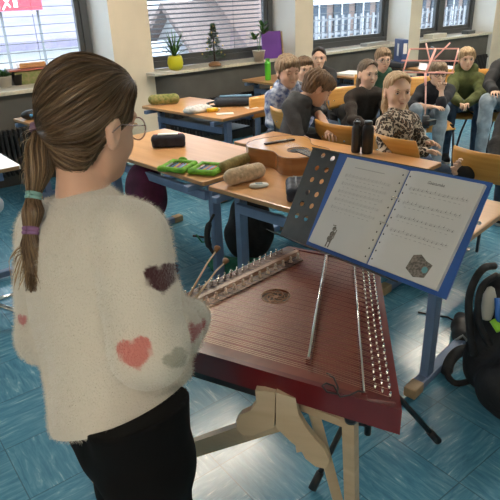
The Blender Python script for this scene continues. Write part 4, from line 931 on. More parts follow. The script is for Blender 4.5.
b = MB(); b.tube([(0, 0, .66), (0, 0, .2)], .010, 8); b.build('lower_pole', mat('pale_grey_tube', (.55, .55, .55), .3), ps)
b = MB(); b.tube([(0, 0, .72), (0, 0, .63)], .028, 10); b.box((.02, -.02, .67), (.09, .06, .04), bev=.008); b.build('clamp_knob', M_['blackplastic'], ps)
for k in range(3): a = k*2.094+.5; b = MB(); b.tube([(0, 0, .45), (math.cos(a)*.28, math.sin(a)*.28, .012)], .006, 6); b.build('leg', bpy.data.materials['pale_grey_tube'], ps)
# ------------------------------------------------------------------ people
def skinmat(name, c): 
    m, nt, b = nt_new(name); b.inputs['Base Color'].default_value = (*c, 1); b.inputs['Roughness'].default_value = .5
    b.inputs['Subsurface Weight'].default_value = .08; b.inputs['Subsurface Radius'].default_value = (.01, .004, .002); return m
SK = [skinmat('skin_fair', (.70, .43, .31)), skinmat('skin_light', (.76, .50, .37)), skinmat('skin_warm', (.64, .38, .27))]
lipm = mat('lips', (.50, .19, .15), .5); eyew = mat('eye_white', (.50, .45, .42), .3); eyei = mat('iris_dark', (.05, .035, .03), .2)
denim = mat('light_denim', (.30, .37, .44), .85, noise=.25, nscale=16, bump=.2); denimd = mat('dark_denim', (.045, .075, .13), .85, noise=.3, nscale=16, bump=.2)
blackc = mat('black_cloth', (.012, .012, .014), .8, noise=.3, nscale=20, bump=.2); sole = mat('shoe_sole', (.55, .55, .53), .5)
def V3(p): return np.array(p, float)
def unit(v): v = np.array(v, float); return v/np.linalg.norm(v)
class Head:
    """head frame: x = person's left... columns of R are (side, forward, up)"""
    def __init__(s, c, fwd, up=(0, 0, 1), H=.205, ys=1.):
        f = unit(fwd); u = np.array(up, float); u = unit(u-f*(u@f)); sd = np.cross(f, u); s.R = np.stack([sd, f, u], 1); s.c = V3(c); s.k = H/.21; s.ys = ys
    def p(s, x, y, z): return s.c+s.R@(np.array([x, y*s.ys, z])*s.k)
    def M(s): m = Matrix([list(s.R[i])+[s.c[i]] for i in range(3)]+[[0, 0, 0, 1]]); return m@Matrix.Scale(s.k, 4)@Matrix.Diagonal((1, s.ys, 1, 1))
    def add(s, S, ears=True):
        k = s.k; P = s.p
        def el(c, r, kk=.012, sub=False): S.ell(P(*c), np.array(r)*k*np.array([1, s.ys, 1]), s.R, kk*k, sub)
        el((0, -.014, .026), (.072, .088, .080), 0.01); el((0, .018, -.018), (.058, .062, .078), .03); el((0, .030, -.062), (.040, .042, .034), .03); el((0, .058, -.080), (.020, .018, .017), .03)
        for q in (-1, 1):
            el((q*.034, .048, -.030), (.022, .022, .022), .02); el((q*.031, .083, .004), (.017, .016, .012), .014, True); el((q*.030, .068, .004), (.0125, .0125, .0125), .004)
            if ears: el((q*.073, -.008, -.010), (.007, .017, .029), .008); el((q*.081, -.004, -.008), (.006, .009, .016), .004, True)
            el((q*.009, .083, -.030), (.0075, .010, .007), .008)
        el((0, .072, .022), (.048, .012, .009), .014)
        S.cone(P(0, .078, .008), P(0, .094, -.026), .0065*k, .0095*k, .008*k)
        el((0, .076, -.052), (.022, .010, .007), .008); el((0, .073, -.061), (.018, .010, .006), .006)
def hand(S, wrist, d, n, scale=1., curl=.5, thumb=1, spread=.12):
    """wrist point, d direction of the fingers, n palm normal (fingers curl towards n); thumb=+-1 side"""
    d = unit(d); n = np.array(n, float); n = unit(n-d*(n@d)); sd = np.cross(d, n)*thumb; k = scale; w = V3(wrist)
    S.ell(w+d*.038*k, np.array([.033, .040, .014])*k, np.stack([sd, d, n], 1), .012*k)
    for i, (off, L) in enumerate(((.026, .066), (.009, .074), (-.009, .069), (-.025, .054))):
        dd = unit(d+sd*spread*(1.5-i)); p = w+dd*.066*k+sd*off*k; c = curl*1.5; a = 0; pts = [w+d*.045*k+sd*off*.8*k, p]
        for f_ in (.42, .32, .26): a += c*.62; q = unit(dd*math.cos(a)+n*math.sin(a)); p = p+q*L*f_*k; pts.append(p)
        S.chain(pts, [.0085*k, .0082*k, .0078*k, .0072*k, .006*k], .004*k)
    p0 = w+d*.012*k+sd*.022*k; q = unit(sd*.75+d*.65+n*.2); p1 = p0+q*.036*k; q2 = unit(sd*.25+d*.8+n*(.2+curl*.5)); p2 = p1+q2*.028*k; p3 = p2+unit(q2+n*curl*.4)*.022*k
    S.chain([p0, p1, p2, p3], [.013*k, .011*k, .0095*k, .0075*k], .008*k)
def J(u, v, d): return np.array(at(u, v, d))
def rigid(J1, J2): return float(np.linalg.norm(np.array(J1)-np.array(J2)))
def torso(S, j, g=0., s=1.):
    nb, ch, pv = j['neck'], j['chest'], j['pelvis']; sl, sr, hl, hr = j['shL'], j['shR'], j['hipL'], j['hipR']
    a = lambda t, p, q: p+(q-p)*t
    S.cone(a(.10, sl, sr), a(.10, sr, sl), .050*s+g, None, .03); S.cone(ch, pv, .092*s+g, .092*s+g, .03)
    for h_, o_ in ((sl, sr), (sr, sl)): S.cone(a(.28, h_, o_), a(.25, hl if h_ is sl else hr, pv), .070*s+g, .080*s+g, .03)
    S.cone(hl, hr, .080*s+g, None, .03)
def arm(S, j, q, g=0., s=1., end=1.):
    sh, el, wr = j['sh'+q], j['el'+q], j['wr'+q]; w = el+(wr-el)*end
    S.chain([sh, sh+(el-sh)*.5, el], [.044*s+g, .038*s+g, .033*s+g], .02); 
    if end > 0: S.chain([el, el+(w-el)*.35, w], [.033*s+g, .033*s+g, (.033-.011*end)*s+g], .015)
def leg(S, j, q, g=0., s=1., end=1.):
    hp, kn, an = j['hip'+q], j['kn'+q], j['an'+q]; w = kn+(an-kn)*end
    S.chain([hp, hp+(kn-hp)*.5, kn], [.075*s+g, .062*s+g, .050*s+g], .03); S.chain([kn, kn+(w-kn)*.35, w], [.048*s+g, .046*s+g, (.046-.016*end)*s+g], .02)
def noiseprm(a, f, sd): return wrinkle(a, f, sd)
def person(label, j, face, H=.205, up=(0, 0, 1), skin=0, s=.9, top=None, trous=None, shoes=None, h=.006, hands=None, sleeve=1., hood=None, collar=None, hair=None, glasses=None, extra_top=None, topname='jumper', seated=True, eyes_open=True, group=None, thick=.012, smile=False):
    """j: joints in world space (dict); every limb joint present"""
    base = j['pelvis'].copy(); base[2] = 0; fz = min(j['anL'][2], j['anR'][2])-.07
    r = empty('person', tuple(base), label, 'person', group); off = Vector(-base)
    hd = Head(j['head'], face, up, H); k = hd.k
    S = Sdf(); hd.add(S); S.cone(hd.p(0, -.015, -.05), j['neck'], .040*k, .045*k, .02); S.cone(j['neck'], j['chest'], .045*k, .07*s, .03)
    torso(S, j, -.004, s)
    for q in 'LR': arm(S, j, q, -.002, s); leg(S, j, q, -.004, s)
    for q in 'LR':
        an, to = j['an'+q], j['to'+q]; S.cone(an, an+(to-an)*.9+np.array([0, 0, -.02]), .028*s, .020*s, .02)
        hdn = (hands or {}).get(q)
        if hdn is None: dd = unit(j['wr'+q]-j['el'+q]); hdn = dict(d=dd, n=(0, 0, -1) if abs(dd[2]) < .8 else unit(face), curl=.35, thumb=1 if q == 'R' else -1)
        hand(S, j['wr'+q], hdn['d'], hdn['n'], s*.88, hdn.get('curl', .4), hdn.get('thumb', 1 if q == 'R' else -1))
    o = S.build('body', SK[skin], r, h=h); o.location = off
    def at0(o): o.location = off; return o
    # face details
    HM = hd.M()
    for q in (-1, 1):
        if eyes_open:
            b = MB(); b.ball((q*.030, .0690, .004), .0120, n=8); b.mi = 1; b.ball((q*.030, .0752, .004), (.0074, .0066, .0070), n=8); bmesh.ops.transform(b.bm, matrix=HM, verts=b.bm.verts); ey = at0(b.build('eye', [eyew, eyei], r)); b = MB(); b.tube([(q*.018, .0775, .008), (q*.024, .0815, .0125), (q*.032, .0815, .0135), (q*.042, .073, .009)], [.0012, .0022, .0024, .0014], 6); bmesh.ops.transform(b.bm, matrix=HM, verts=b.bm.verts); lo = b.build('eyelid', eyei, ey)
        else:
            b = MB(); b.tube([(q*.021, .0775, .001), (q*.030, .0815, -.001), (q*.039, .0755, .001)], .0016, 6); bmesh.ops.transform(b.bm, matrix=HM, verts=b.bm.verts); at0(b.build('eyelashes', eyei, r))
        b = MB(); b.tube([(q*.016, .0835, .019), (q*.030, .083, .024), (q*.044, .072, .020)], [.0018, .0026, .0014], 6); bmesh.ops.transform(b.bm, matrix=HM, verts=b.bm.verts); at0(b.build('eyebrow', hair['m'] if hair else eyei, r))
    b = MB(); sm = .003 if smile else 0.; b.tube([(-.021, .073, -.056+sm), (-.008, .0835, -.056), (.008, .0835, -.056), (.021, .073, -.056+sm)], [.0016, .0042, .0042, .0016], 6); bmesh.ops.transform(b.bm, matrix=HM, verts=b.bm.verts); at0(b.build('lips', lipm, r))
    if glasses:
        b = MB()
        for q in (-1, 1):
            pts = [(q*.031+.0205*math.cos(t), .093-.004*abs(math.cos(t)), .002+.0165*math.sin(t)) for t in np.linspace(0, 2*PI, 17)]; b.tube(pts, .0013*glasses.get('w', 1), 6)
            b.tube([(q*.051, .088, .006), (q*.070, .06, .006), (q*.077, -.005, .004), (q*.076, -.02, -.012)], .0012*glasses.get('w', 1), 6)
        b.tube([(-.011, .094, .005), (0, .098, .007), (.011, .094, .005)], .0012, 6)
        bmesh.ops.transform(b.bm, matrix=HM, verts=b.bm.verts); at0(b.build('glasses', glasses['m'], r))
    # clothes
    if top:
        S = Sdf(); torso(S, j, thick, s)
        for q in 'LR': arm(S, j, q, thick-.001, s, sleeve)
        S.cone(j['neck']+(j['chest']-j['neck'])*.15, j['chest'], .052*k+.004, .07*s+thick, .03)
        if collar: S.cone(j['neck'], hd.p(0, -.015, -.05)*collar+j['neck']*(1-collar), .052*k, .048*k, .01)
        if hood:
            c0 = j['neck']; f = unit(np.array(face)*np.array([1, 1, 0])); sd = np.cross(f, [0, 0, 1]); 
            pts = [c0+f*(.055*math.cos(t))+sd*(.075*math.sin(t))+np.array([0, 0, .012-.018*math.cos(t)]) for t in np.linspace(.5, 2*PI-.5, 9)]; S.chain(pts, [.020]+[.030*hood]*7+[.020], .02)
            S.ell(c0-f*.085+np.array([0, 0, -.035]), (.085, .045, .06), np.stack([sd, f, [0, 0, 1]], 1), .02)
        if extra_top: extra_top(S, j)
        S.half(j['pelvis']+unit(j['pelvis']-j['chest'])*.075, unit(j['pelvis']-j['chest']))
        at0(S.build(topname, top, r, h=h, noise=wrinkle(.0045, 34, len(label))))
    if trous:
        S = Sdf(); S.cone(j['hipL'], j['hipR'], .092*s, None, .03); S.cone(j['pelvis'], j['pelvis']+(j['chest']-j['pelvis'])*.25, .098*s, .098*s, .03)
        for q in 'LR': leg(S, j, q, .014, s*1.02, .93)
        at0(S.build('trousers', trous, r, h=h, noise=wrinkle(.005, 30, 3+len(label))))
    if shoes:
        for q in 'LR':
            an, to = j['an'+q], j['to'+q]; d = to-an; d[2] = 0; d = unit(d); g = np.array([an[0], an[1], max(.001, an[2]-.075)]); up_ = np.array([0, 0, 1.])
            S = Sdf(); S.chain([g-d*.03+up_*.045, g+d*.05+up_*.040, g+d*.12+up_*.034], [.040, .037, .032], .02); S.cone(g+up_*.05, an, .04, .037, .02); S.half(g+up_*.012, (0, 0, -1)); o = at0(S.build('shoe', shoes, r, h=h))
            S = Sdf(); S.chain([g-d*.03+up_*.02, g+d*.05+up_*.02, g+d*.12+up_*.02], [.042, .041, .036], .01); S.half(g+up_*.022, (0, 0, 1)); S.half(g+up_*.001, (0, 0, -1)); so = S.build('sole', sole, o, h=h)
    if hair: hair_(r, hd, hair, h, at0)
    return r, hd
def hair_(r, hd, hs, h, at0):
    k = hd.k; P = hd.p; st = hs.get('style', 'short'); vol = hs.get('vol', 1.)
    S = Sdf(); R = hd.R
    S.ell(P(0, -.020, .034), np.array([.079*vol, .094*vol, .080*vol])*k, R, .01*k)
    S.ell(P(0, .030, .070), np.array([.062, .058, .034])*k*vol, R, .02*k)
    S.ell(P(0, -.052, -.020), np.array([.062, .050, .060])*k, R, .02*k)
    if st == 'short':
        for q in (-1, 1): S.ell(P(q*.066, .005, .018), np.array([.016, .028, .036])*k, R, .015*k)
    fr = hs.get('fringe', .048)       # height of the hairline above the face centre
    # carve the face
    fy = hs.get('facey', .105); tie = st != 'short'
    S.ell(P(0, fy, -.045+(fr-.05)), np.array([.074 if tie else .060, .090 if tie else .075, .104 if tie else .098])*k, R, .008*k, True)
    for q in (-1, 1): S.ell(P(q*.062, .052, -.050), np.array([.038, .060 if tie else .052, .075 if tie else .062])*k, R, .01*k, True)
    if st in ('short',):
        S.half(P(0, -.05, -.058), -R[:, 2]+R[:, 1]*.15)
        for q in (-1, 1): S.ell(P(q*.078, -.004, -.018), np.array([.018, .024, .034])*k, R, .006*k, True)
    else:
        for q in (-1, 1): S.ell(P(q*.078, .006, -.022), np.array([.018, .026, .036])*k, R, .006*k, True)
    for a, b, ra, rb in hs.get('locks', []): S.cone(P(*a), P(*b), ra*k, rb*k, .015*k)
    u = R[:, 0]; f = R[:, 1]; w = R[:, 2]; rg = np.random.default_rng(5); ph = rg.random(4)*6
    def nz(Pt):
        q = (Pt-hd.c)/k; X = q@u; Y = q@f; Z = q@w; th = np.arctan2(X, Y+.02)
        return k*hs.get('tex', .0035)*(np.sin(th*23+ph[0]+Z*40)+.7*np.sin(th*41+ph[1]-Z*60)+.8*np.sin(X*160+ph[2]+3*np.sin(Y*60)))*.6
    at0(S.build('hair', hs['m'], r, h=min(h, .005), noise=nz))
def hairmat(name, c0, c1): return mat(name, c0, .5, col2=c1, nscale=70, bump=.5, bscale=220, stretch=(1, 1, .25), spec=.4)
HB_ = hairmat('hair_brown', (.10, .055, .03), (.20, .12, .065)); HD = hairmat('hair_dark', (.018, .011, .009), (.05, .03, .022)); HL = hairmat('hair_blond', (.36, .23, .12), (.58, .42, .25)); HM_ = hairmat('hair_dark_blond', (.20, .13, .08), (.34, .24, .15)); HG = hairmat('hair_ash', (.085, .06, .042), (.18, .13, .09))

def seatpose(head, dh, face, seat=.44, lean=.10, wid=.13, knee_out=.14, sh_w=.145, feet=None, reach=.36, **kw):
    """generic seated skeleton below a head at pixel (u,v) and depth dh; override joints with kw"""
    hc = J(head[0], head[1], dh); f = unit((math.cos(face), math.sin(face), 0)); sd = np.array([f[1], -f[0], 0]); up = np.array([0, 0, 1.])   # sd = person's right
    neck = hc-f*.022-up*.125; pel = np.array([hc[0], hc[1], 0])-f*(lean+.03); pel[2] = max(seat+.08, neck[2]-.50) if neck[2]-.46 > seat+.05 else seat+.08
    ch = neck*.72+pel*.28-f*.012; j = dict(head=hc, neck=neck, pelvis=pel, chest=ch)
    j['shR'] = neck+sd*sh_w-up*.055-f*.01; j['shL'] = neck-sd*sh_w-up*.055-f*.01
    j['hipR'] = pel+sd*.075; j['hipL'] = pel-sd*.075
    kz = seat+.05
    for q, s_ in (('R', 1), ('L', -1)):
        j['kn'+q] = np.array([pel[0], pel[1], kz])+f*reach+sd*knee_out*s_; j['an'+q] = np.array([j['kn'+q][0], j['kn'+q][1], .08])+f*.02+sd*.01*s_; j['to'+q] = j['an'+q]+f*.13+np.array([0, 0, -.05])
        j['el'+q] = j['sh'+q]-up*.20+f*.05+sd*.04*s_; j['wr'+q] = pel+f*.24+up*.10+sd*.06*s_
    for kk, v in kw.items(): j[kk] = J(*v) if len(v) == 3 and not isinstance(v, np.ndarray) else v
    return j
# camera-relative headings in the room
CR = math.atan2(-.611, .791); CF = math.atan2(.728, .544); CB = CF+PI      # towards image right / away / towards the camera
def face3(yaw, pitch=0.): return (math.cos(yaw)*math.cos(pitch), math.sin(yaw)*math.cos(pitch), math.sin(pitch))
# P2 boy in blue-white patterned hoodie, eyes lowered
camo = mat('blue_white_camouflage', (.04, .07, .22), .8, col2=(.50, .56, .68), nscale=24)
j = seatpose((288, 71), 4.0, CR+.2-.5, lean=.06)
f2 = CB+.75
j = seatpose((288, 71.5), 4.40, CB+.45, lean=.05, sh_w=.14)
person('boy in blue and white patterned hoodie with lowered eyes behind the grey hoodie boy', j, face3(CB+.35, -.12), H=.24, skin=0, top=camo, trous=denimd, shoes=blackc, hood=1., hair=dict(m=HM_, fringe=.052, vol=1.03), eyes_open=False, topname='hoodie')
chair(j['pelvis'][0], j['pelvis'][1], CB+.45, 'orange wooden chair under the boy in the patterned hoodie')
# P3
j = seatpose((304.5, 69), 4.95, CB+.4, lean=.04)
person('boy with short brown hair half hidden between two boys in hoodies', j, face3(CB+.25, -.05), H=.205, skin=1, top=mat('grey_tee', (.12, .12, .13), .8), trous=denimd, shoes=blackc, hair=dict(m=HB_, fringe=.05), topname='shirt')
chair(j['pelvis'][0], j['pelvis'][1], CB+.4, 'orange wooden chair under the half hidden boy, behind the hoodies')
# P4 boy in dark grey hoodie, head bent
grey = mat('charcoal_jersey', (.045, .048, .055), .85, noise=.2, nscale=25, bump=.2)
yaw = CR+.25
j = seatpose((318, 88.5), 3.85, yaw, lean=.14, sh_w=.135, neck=(302, 101, 3.90), chest=(297, 116, 3.92), pelvis=(291, 142, 3.95), shR=(289, 108, 3.80), shL=(309, 102, 4.02), elR=(299, 136, 3.76), wrR=(319, 151, 3.74), elL=(317, 112, 3.90), wrL=(330, 130, 3.72))
pe = j['pelvis']; fr = np.array([math.cos(yaw), math.sin(yaw), 0]); sr_ = np.array([fr[1], -fr[0], 0])
for q, s_ in (('R', 1), ('L', -1)): j['hip'+q] = pe+sr_*.07*s_; j['kn'+q] = pe+fr*.36+sr_*.11*s_+np.array([0, 0, -.02]); j['an'+q] = np.array([*(j['kn'+q]+fr*.03)[:2], .08]); j['to'+q] = j['an'+q]+fr*.13+np.array([0, 0, -.05])
person('boy in dark grey hoodie bending his head over his lap', j, face3(CR+.1, -.62), up=(fr[0]*.5, fr[1]*.5, 1), H=.222, skin=2, top=grey, trous=blackc, shoes=blackc, hood=1.15, sleeve=.0, hair=dict(m=HB_, fringe=.045, vol=1.06, tex=.005), eyes_open=False, topname='hoodie', h=.005)
chair(3.03, 3.20, .0, 'orange wooden chair under the boy in the dark grey hoodie')
# P5 dark haired woman
j = seatpose((319, 58), 6.0, CB+.1, lean=.05, sh_w=.15, elR=(309, 92, 5.7), wrR=(327, 107, 5.35), elL=(331, 92, 5.8), wrL=(334, 106, 5.3))
j['knL'] = J(345, 112, 5.05); j['anL'] = J(356, 150, 5.0); j['knR'] = J(330, 122, 5.1); j['anR'] = J(332, 165, 5.1)
for q in 'LR': j['an'+q][2] = max(.08, j['an'+q][2]); j['to'+q] = j['an'+q]+np.array([math.cos(CB), math.sin(CB), 0])*.16+np.array([0, 0, -.05])
person('dark haired woman in black with one knee raised, sitting below the window', j, face3(CB-.15, -.02), H=.215, skin=1, top=blackc, trous=blackc, shoes=blackc, s=1.08, hair=dict(m=HD, style='tied', fringe=.090, vol=.97, tex=.0015), hands=dict(R=dict(d=(.3, -.8, .2), n=(-.6, -.5, .4), curl=.7), L=dict(d=(-.2, -.9, .2), n=(-.5, -.3, .5), curl=.7)))
wp = J(327, 99, 5.2); rr = empty('camera', tuple(wp), 'small black and white camera held by the dark haired woman', 'camera', None, CB)
b = MB(); b.box((0, 0, 0), (.03, .12, .075), bev=.008); b.build('camera_body', M_['blackplastic'], rr); b = MB(); b.tube([(.01, 0, 0), (.045, 0, 0)], .025, 14); b.build('lens', M_['white'], rr); b = MB(); b.box((0, -.02, .042), (.025, .06, .014), bev=.003); b.build('top_plate', M_['white'], rr)
chair(j['pelvis'][0], j['pelvis'][1], CB+.1, 'orange wooden chair under the dark haired woman')
# P6 girl in dark turtleneck
brownk = mat('dark_brown_knit', (.030, .022, .018), .9, noise=.2, nscale=30, bump=.3)
j = seatpose((368, 73.5), 4.62, CB+.25, lean=.10, sh_w=.135, shR=(350, 97, 4.60), shL=(382, 95, 4.75), elR=(352, 120, 4.42), elL=(388, 116, 4.6), wrR=(368, 126, 4.3), wrL=(385, 124, 4.35), neck=(365, 89, 4.68))
person('girl with pulled back ash brown hair in a dark turtleneck, hands in her lap', j, face3(CB+.30, -.05), H=.215, skin=1, top=brownk, trous=blackc, shoes=blackc, collar=.8, hair=dict(m=HG, style='tied', fringe=.090, vol=.97, locks=[((-.04, -.05, -.06), (-.075, -.03, -.20), .028, .022), ((.04, -.06, -.06), (.05, -.05, -.20), .028, .02)], tex=.002), topname='turtleneck', smile=True)
chair(j['pelvis'][0], j['pelvis'][1], CB+.45, 'orange wooden chair under the girl in the dark turtleneck')
# P7 boy green hoodie
j = seatpose((383, 59.5), 5.35, CB+.05, lean=.05)
person('boy with glasses and dark blond hair in a green hoodie, behind the turtleneck girl', j, face3(CB+.05, -.05), H=.20, skin=1, top=mat('bottle_green', (.02, .07, .045), .85, noise=.2), trous=denimd, shoes=blackc, hood=1., hair=dict(m=HM_, fringe=.05, vol=1.03), glasses=dict(m=mat('steel_frame', (.35, .33, .32), .3, metal=.8), w=1.6), topname='hoodie')
chair(j['pelvis'][0], j['pelvis'][1], CB+.05, 'orange wooden chair under the boy with glasses in green')
# P8 girl in leopard print
m, nt, bb = nt_new('leopard_print'); N = nt.nodes; Lk = nt.links
tc = N.new('ShaderNodeTexCoord'); nz = N.new('ShaderNodeTexNoise'); nz.inputs['Scale'].default_value = 18; mxv = N.new('ShaderNodeMix'); mxv.data_type = 'RGBA'; mxv.inputs[0].default_value = .06; Lk.new(tc.outputs['Object'], mxv.inputs[6]); Lk.new(nz.outputs[1], mxv.inputs[7]); Lk.new(tc.outputs['Object'], nz.inputs[0])
vo = N.new('ShaderNodeTexVoronoi'); vo.inputs['Scale'].default_value = 50; Lk.new(mxv.outputs[2], vo.inputs[0]); rp = N.new('ShaderNodeValToRGB'); Lk.new(vo.outputs[0], rp.inputs[0]); e = rp.color_ramp.elements; rp.color_ramp.interpolation = 'EASE'
e[0].position = .0; e[0].color = (.20, .12, .07, 1); e[1].position = .78; e[1].color = (.55, .46, .36, 1)
for p_, c_ in ((.22, (.22, .13, .08, 1)), (.32, (.02, .014, .012, 1)), (.52, (.025, .018, .015, 1)), (.62, (.5, .42, .33, 1))): x = e.new(p_); x.color = c_
Lk.new(rp.outputs[0], bb.inputs['Base Color']); bb.inputs['Roughness'].default_value = .8; leopard = m
yaw = CR+.15
j = seatpose((397.5, 91), 3.50, yaw, lean=.04, sh_w=.135, neck=(396, 113, 3.52), shR=(384, 124, 3.41), shL=(412, 121, 3.59), elR=(385, 155, 3.34), wrR=(418, 158, 3.36), elL=(421, 142, 3.54), wrL=(428, 146, 3.46), chest=(397, 130, 3.50))
j['wrL'] = J(427, 145, 3.50); j['wrR'] = J(424, 152, 3.36)
person('blond girl in a leopard print top turning round on her chair to the camera', j, face3(CB+.12, -.04), H=.225, skin=1, top=leopard, trous=denimd, shoes=blackc, h=.0045, hair=dict(m=HL, style='tied', fringe=.094, facey=.104, vol=.97, tex=.002, locks=[((.03, -.07, .0), (.055, -.04, -.10), .03, .022), ((.055, -.04, -.10), (.06, .02, -.16), .02, .012), ((-.05, .0, -.05), (-.062, .03, -.11), .012, .006)]), smile=True, collar=.35,
       hands=dict(L=dict(d=unit(np.array(J(437, 142, 3.44))-np.array(J(427, 145, 3.50))), n=(-.4, -.6, -.4), curl=.5), R=dict(d=unit(np.array(J(436, 150, 3.32))-np.array(J(424, 152, 3.36))), n=(-.2, -.3, -.9), curl=.4)), topname='blouse')
chair(2.90, 2.08, -.1, 'orange wooden chair under the girl in leopard print')
# chair with its back to the camera in the middle
chair(2.93, 2.60, 0, 'empty orange wooden chair between the grey hoodie boy and the black bottles')
# P9 boy with glasses, hand on chin
navyk = mat('navy_jumper', (.012, .014, .022), .85, noise=.3, nscale=25, bump=.2)
yaw = CB+.12
j = seatpose((438, 73.5), 4.92, yaw, lean=.2, sh_w=.14, neck=(435, 84, 5.02), shR=(421, 91, 5.05), shL=(450, 90, 5.05), chest=(433, 95, 5.1), pelvis=(428, 112, 5.30), elL=(441, 106, 4.86), wrL=(441.5, 91, 4.84), elR=(412, 106, 4.98), wrR=(433, 107, 4.84), hipL=(434, 112, 5.28), hipR=(421, 112, 5.28), knL=(442, 110, 4.92), knR=(416, 110, 4.92))
for q, (u, v) in (('L', (444, 137)), ('R', (417, 140))): p = onz(u, v, .08); j['an'+q] = np.array(p); 
ff = np.array([math.cos(yaw), math.sin(yaw), 0])
for q in 'LR':
    j['an'+q] = np.array([*(j['kn'+q]-ff*.02)[:2], .085]); j['to'+q] = j['an'+q]+ff*.13+np.array([0, 0, -.05])
person('boy with glasses resting his chin on his hand, dark jumper and light jeans', j, face3(CB-.05, -.05), H=.20, skin=1, top=navyk, trous=denim, shoes=blackc, sleeve=.35, hair=dict(m=HM_, fringe=.045, vol=1.04), glasses=dict(m=mat('dark_frame', (.03, .025, .025), .3), w=2.0), hands=dict(L=dict(d=(0, 0, 1), n=(-.7, -.5, .1), curl=.75)), topname='jumper')
chair(j['pelvis'][0], j['pelvis'][1], yaw, 'orange wooden chair under the boy resting his chin')
# P10 boy in olive hoodie
olv = mat('olive_fleece', (.085, .10, .03), .9, noise=.25, nscale=25, bump=.3)
yaw = CB-.02
j = seatpose((466.5, 59), 5.45, yaw, lean=.14, sh_w=.14, neck=(466, 70, 5.52), chest=(466, 84, 5.6), pelvis=(466, 103, 5.75), shR=(453.5, 80, 5.52), shL=(479.5, 79, 5.52), elR=(451, 96, 5.4), elL=(480, 95, 5.4), wrR=(460, 103, 5.2), wrL=(468, 103, 5.2), hipR=(460, 103, 5.72), hipL=(473, 103, 5.72), knR=(450.5, 108, 5.35), knL=(481, 106, 5.35))
ff = np.array([math.cos(yaw), math.sin(yaw), 0])
for q, (u, v) in (('R', (447, 131)), ('L', (478, 127))):
    j['an'+q] = np.array([*(j['kn'+q]-ff*.05)[:2], .085]); j['to'+q] = j['an'+q]+ff*.13+np.array([0, 0, -.05])
person('blond boy in an olive green hoodie with clasped hands and dark jeans', j, face3(CB-.12, -.02), H=.205, skin=1, top=olv, trous=denimd, shoes=blackc, hood=1.25, thick=.02, hair=dict(m=HL, fringe=.048, vol=1.05), hands=dict(R=dict(d=unit(np.array(J(464, 106, 5.12))-np.array(J(458, 102, 5.2))), n=(-.3, -.2, -.6), curl=.6), L=dict(d=unit(np.array(J(464, 106, 5.12))-np.array(J(470, 102, 5.2))), n=(-.3, -.2, -.6), curl=.6)), topname='hoodie')
chair(j['pelvis'][0], j['pelvis'][1], yaw, 'orange wooden chair under the boy in the olive hoodie')
# P11 at right edge
yaw = CB+.35
j = seatpose((512, 47), 5.3, yaw, lean=.1, sh_w=.16, elR=(488, 84, 5.2), wrR=(494, 91, 4.95), shR=(497, 67, 5.3), knR=(487, 102, 5.0), knL=(512, 104, 5.0))
j['anR'] = np.array([*J(487, 102, 5.0)[:2], .085]); j['toR'] = j['anR']+np.array([-.12, -.05, -.05])
person('pupil in a black jacket and light jeans cut off by the right edge', j, face3(CB+.3), H=.21, skin=1, top=blackc, trous=denim, shoes=blackc, hair=dict(m=HD), topname='jacket', thick=.018, s=.98)
chair(j['pelvis'][0], j['pelvis'][1], yaw, 'orange wooden chair under the pupil cut off by the right edge')
# P12 holding the chair back
j = seatpose((528, 92), 3.35, CF+.1, lean=.0, sh_w=.16, shL=(505, 118, 3.4), elL=(496, 146, 3.45), wrL=(462, 166, 3.03), shR=(545, 125, 3.2), elR=(560, 160, 3.2), wrR=(540, 175, 3.3))
j['wrL'] = J(461.5, 172, 2.99); j['elL'] = J(490, 176, 3.12)
person('pupil in black sitting at the right edge and gripping the chair back', j, face3(CF+.4), H=.21, skin=1, top=blackc, trous=denimd, shoes=blackc, hair=dict(m=HB_), hands=dict(L=dict(d=unit(np.array(J(453, 162, 2.97))-np.array(J(461.5, 172, 2.99))), n=unit(np.array(J(470, 158, 2.85))-np.array(J(455, 162, 3.0))), curl=.8, thumb=-1)), topname='jacket', h=.0045)
chair(2.96, 1.54, .05, 'orange wooden chair whose back a hand grips, right of the sheet music')

# ------------------------------------------------------------------ the girl at the dulcimer
G = 1.0
hc = J(90, 123, 1.0); fw = unit((.93, .24, -.24)); upv = (.18, 0.04, 1)
j = dict(head=hc, neck=J(83, 197, 1.03), chest=J(100, 262, 1.04), pelvis=J(129, 440, 1.06), shR=J(130, 243, .91), shL=J(45, 231, 1.14), elR=J(151, 349, .93), wrR=J(193, 315, 1.17),
         elL=J(46, 335, 1.20), wrL=J(172, 302, 1.33))
pv = j['pelvis']
side = np.array([0, -1., 0]); fwd = np.array([1., 0, 0])
j['hipR'] = pv+side*.065; j['hipL'] = pv-side*.065; 
for q, s_ in (('R', 1), ('L', -1)):
    j['kn'+q] = pv+side*.075*s_+fwd*.02+np.array([0, 0, -.36]); j['an'+q] = pv+side*.08*s_+np.array([0, 0, -.72]); j['to'+q] = j['an'+q]+fwd*.14+np.array([0, 0, -.06])
print('girl', {k: [round(float(x), 2) for x in v] for k, v in j.items()}, 'upper', rigid(j['shR'], j['elR']), 'fore', rigid(j['elR'], j['wrR']), rigid(j['shL'], j['elL']), rigid(j['elL'], j['wrL']), 'shoulders', rigid(j['shR'], j['shL']))
base = np.array([pv[0], pv[1], 0]); gr = empty('person', tuple(base), 'girl in fluffy cream jumper with heart patches playing the dulcimer', 'person'); off = Vector(-base)
def g0(o): o.location = off; return o
hd = Head(hc, fw, upv, .216, .86); YS = np.array([1, .86, 1]); k = hd.k
S = Sdf(); hd.add(S); S.cone(hd.p(0, -.040, -.04), j['neck'], .036, .038, .012); S.cone(j['neck'], j['chest'], .042, .07, .03); torso(S, j, -.006, .92)
for q in 'LR': arm(S, j, q, -.004, .9); leg(S, j, q, -.004, .88); S.cone(j['an'+q], j['to'+q], .026, .02, .02)
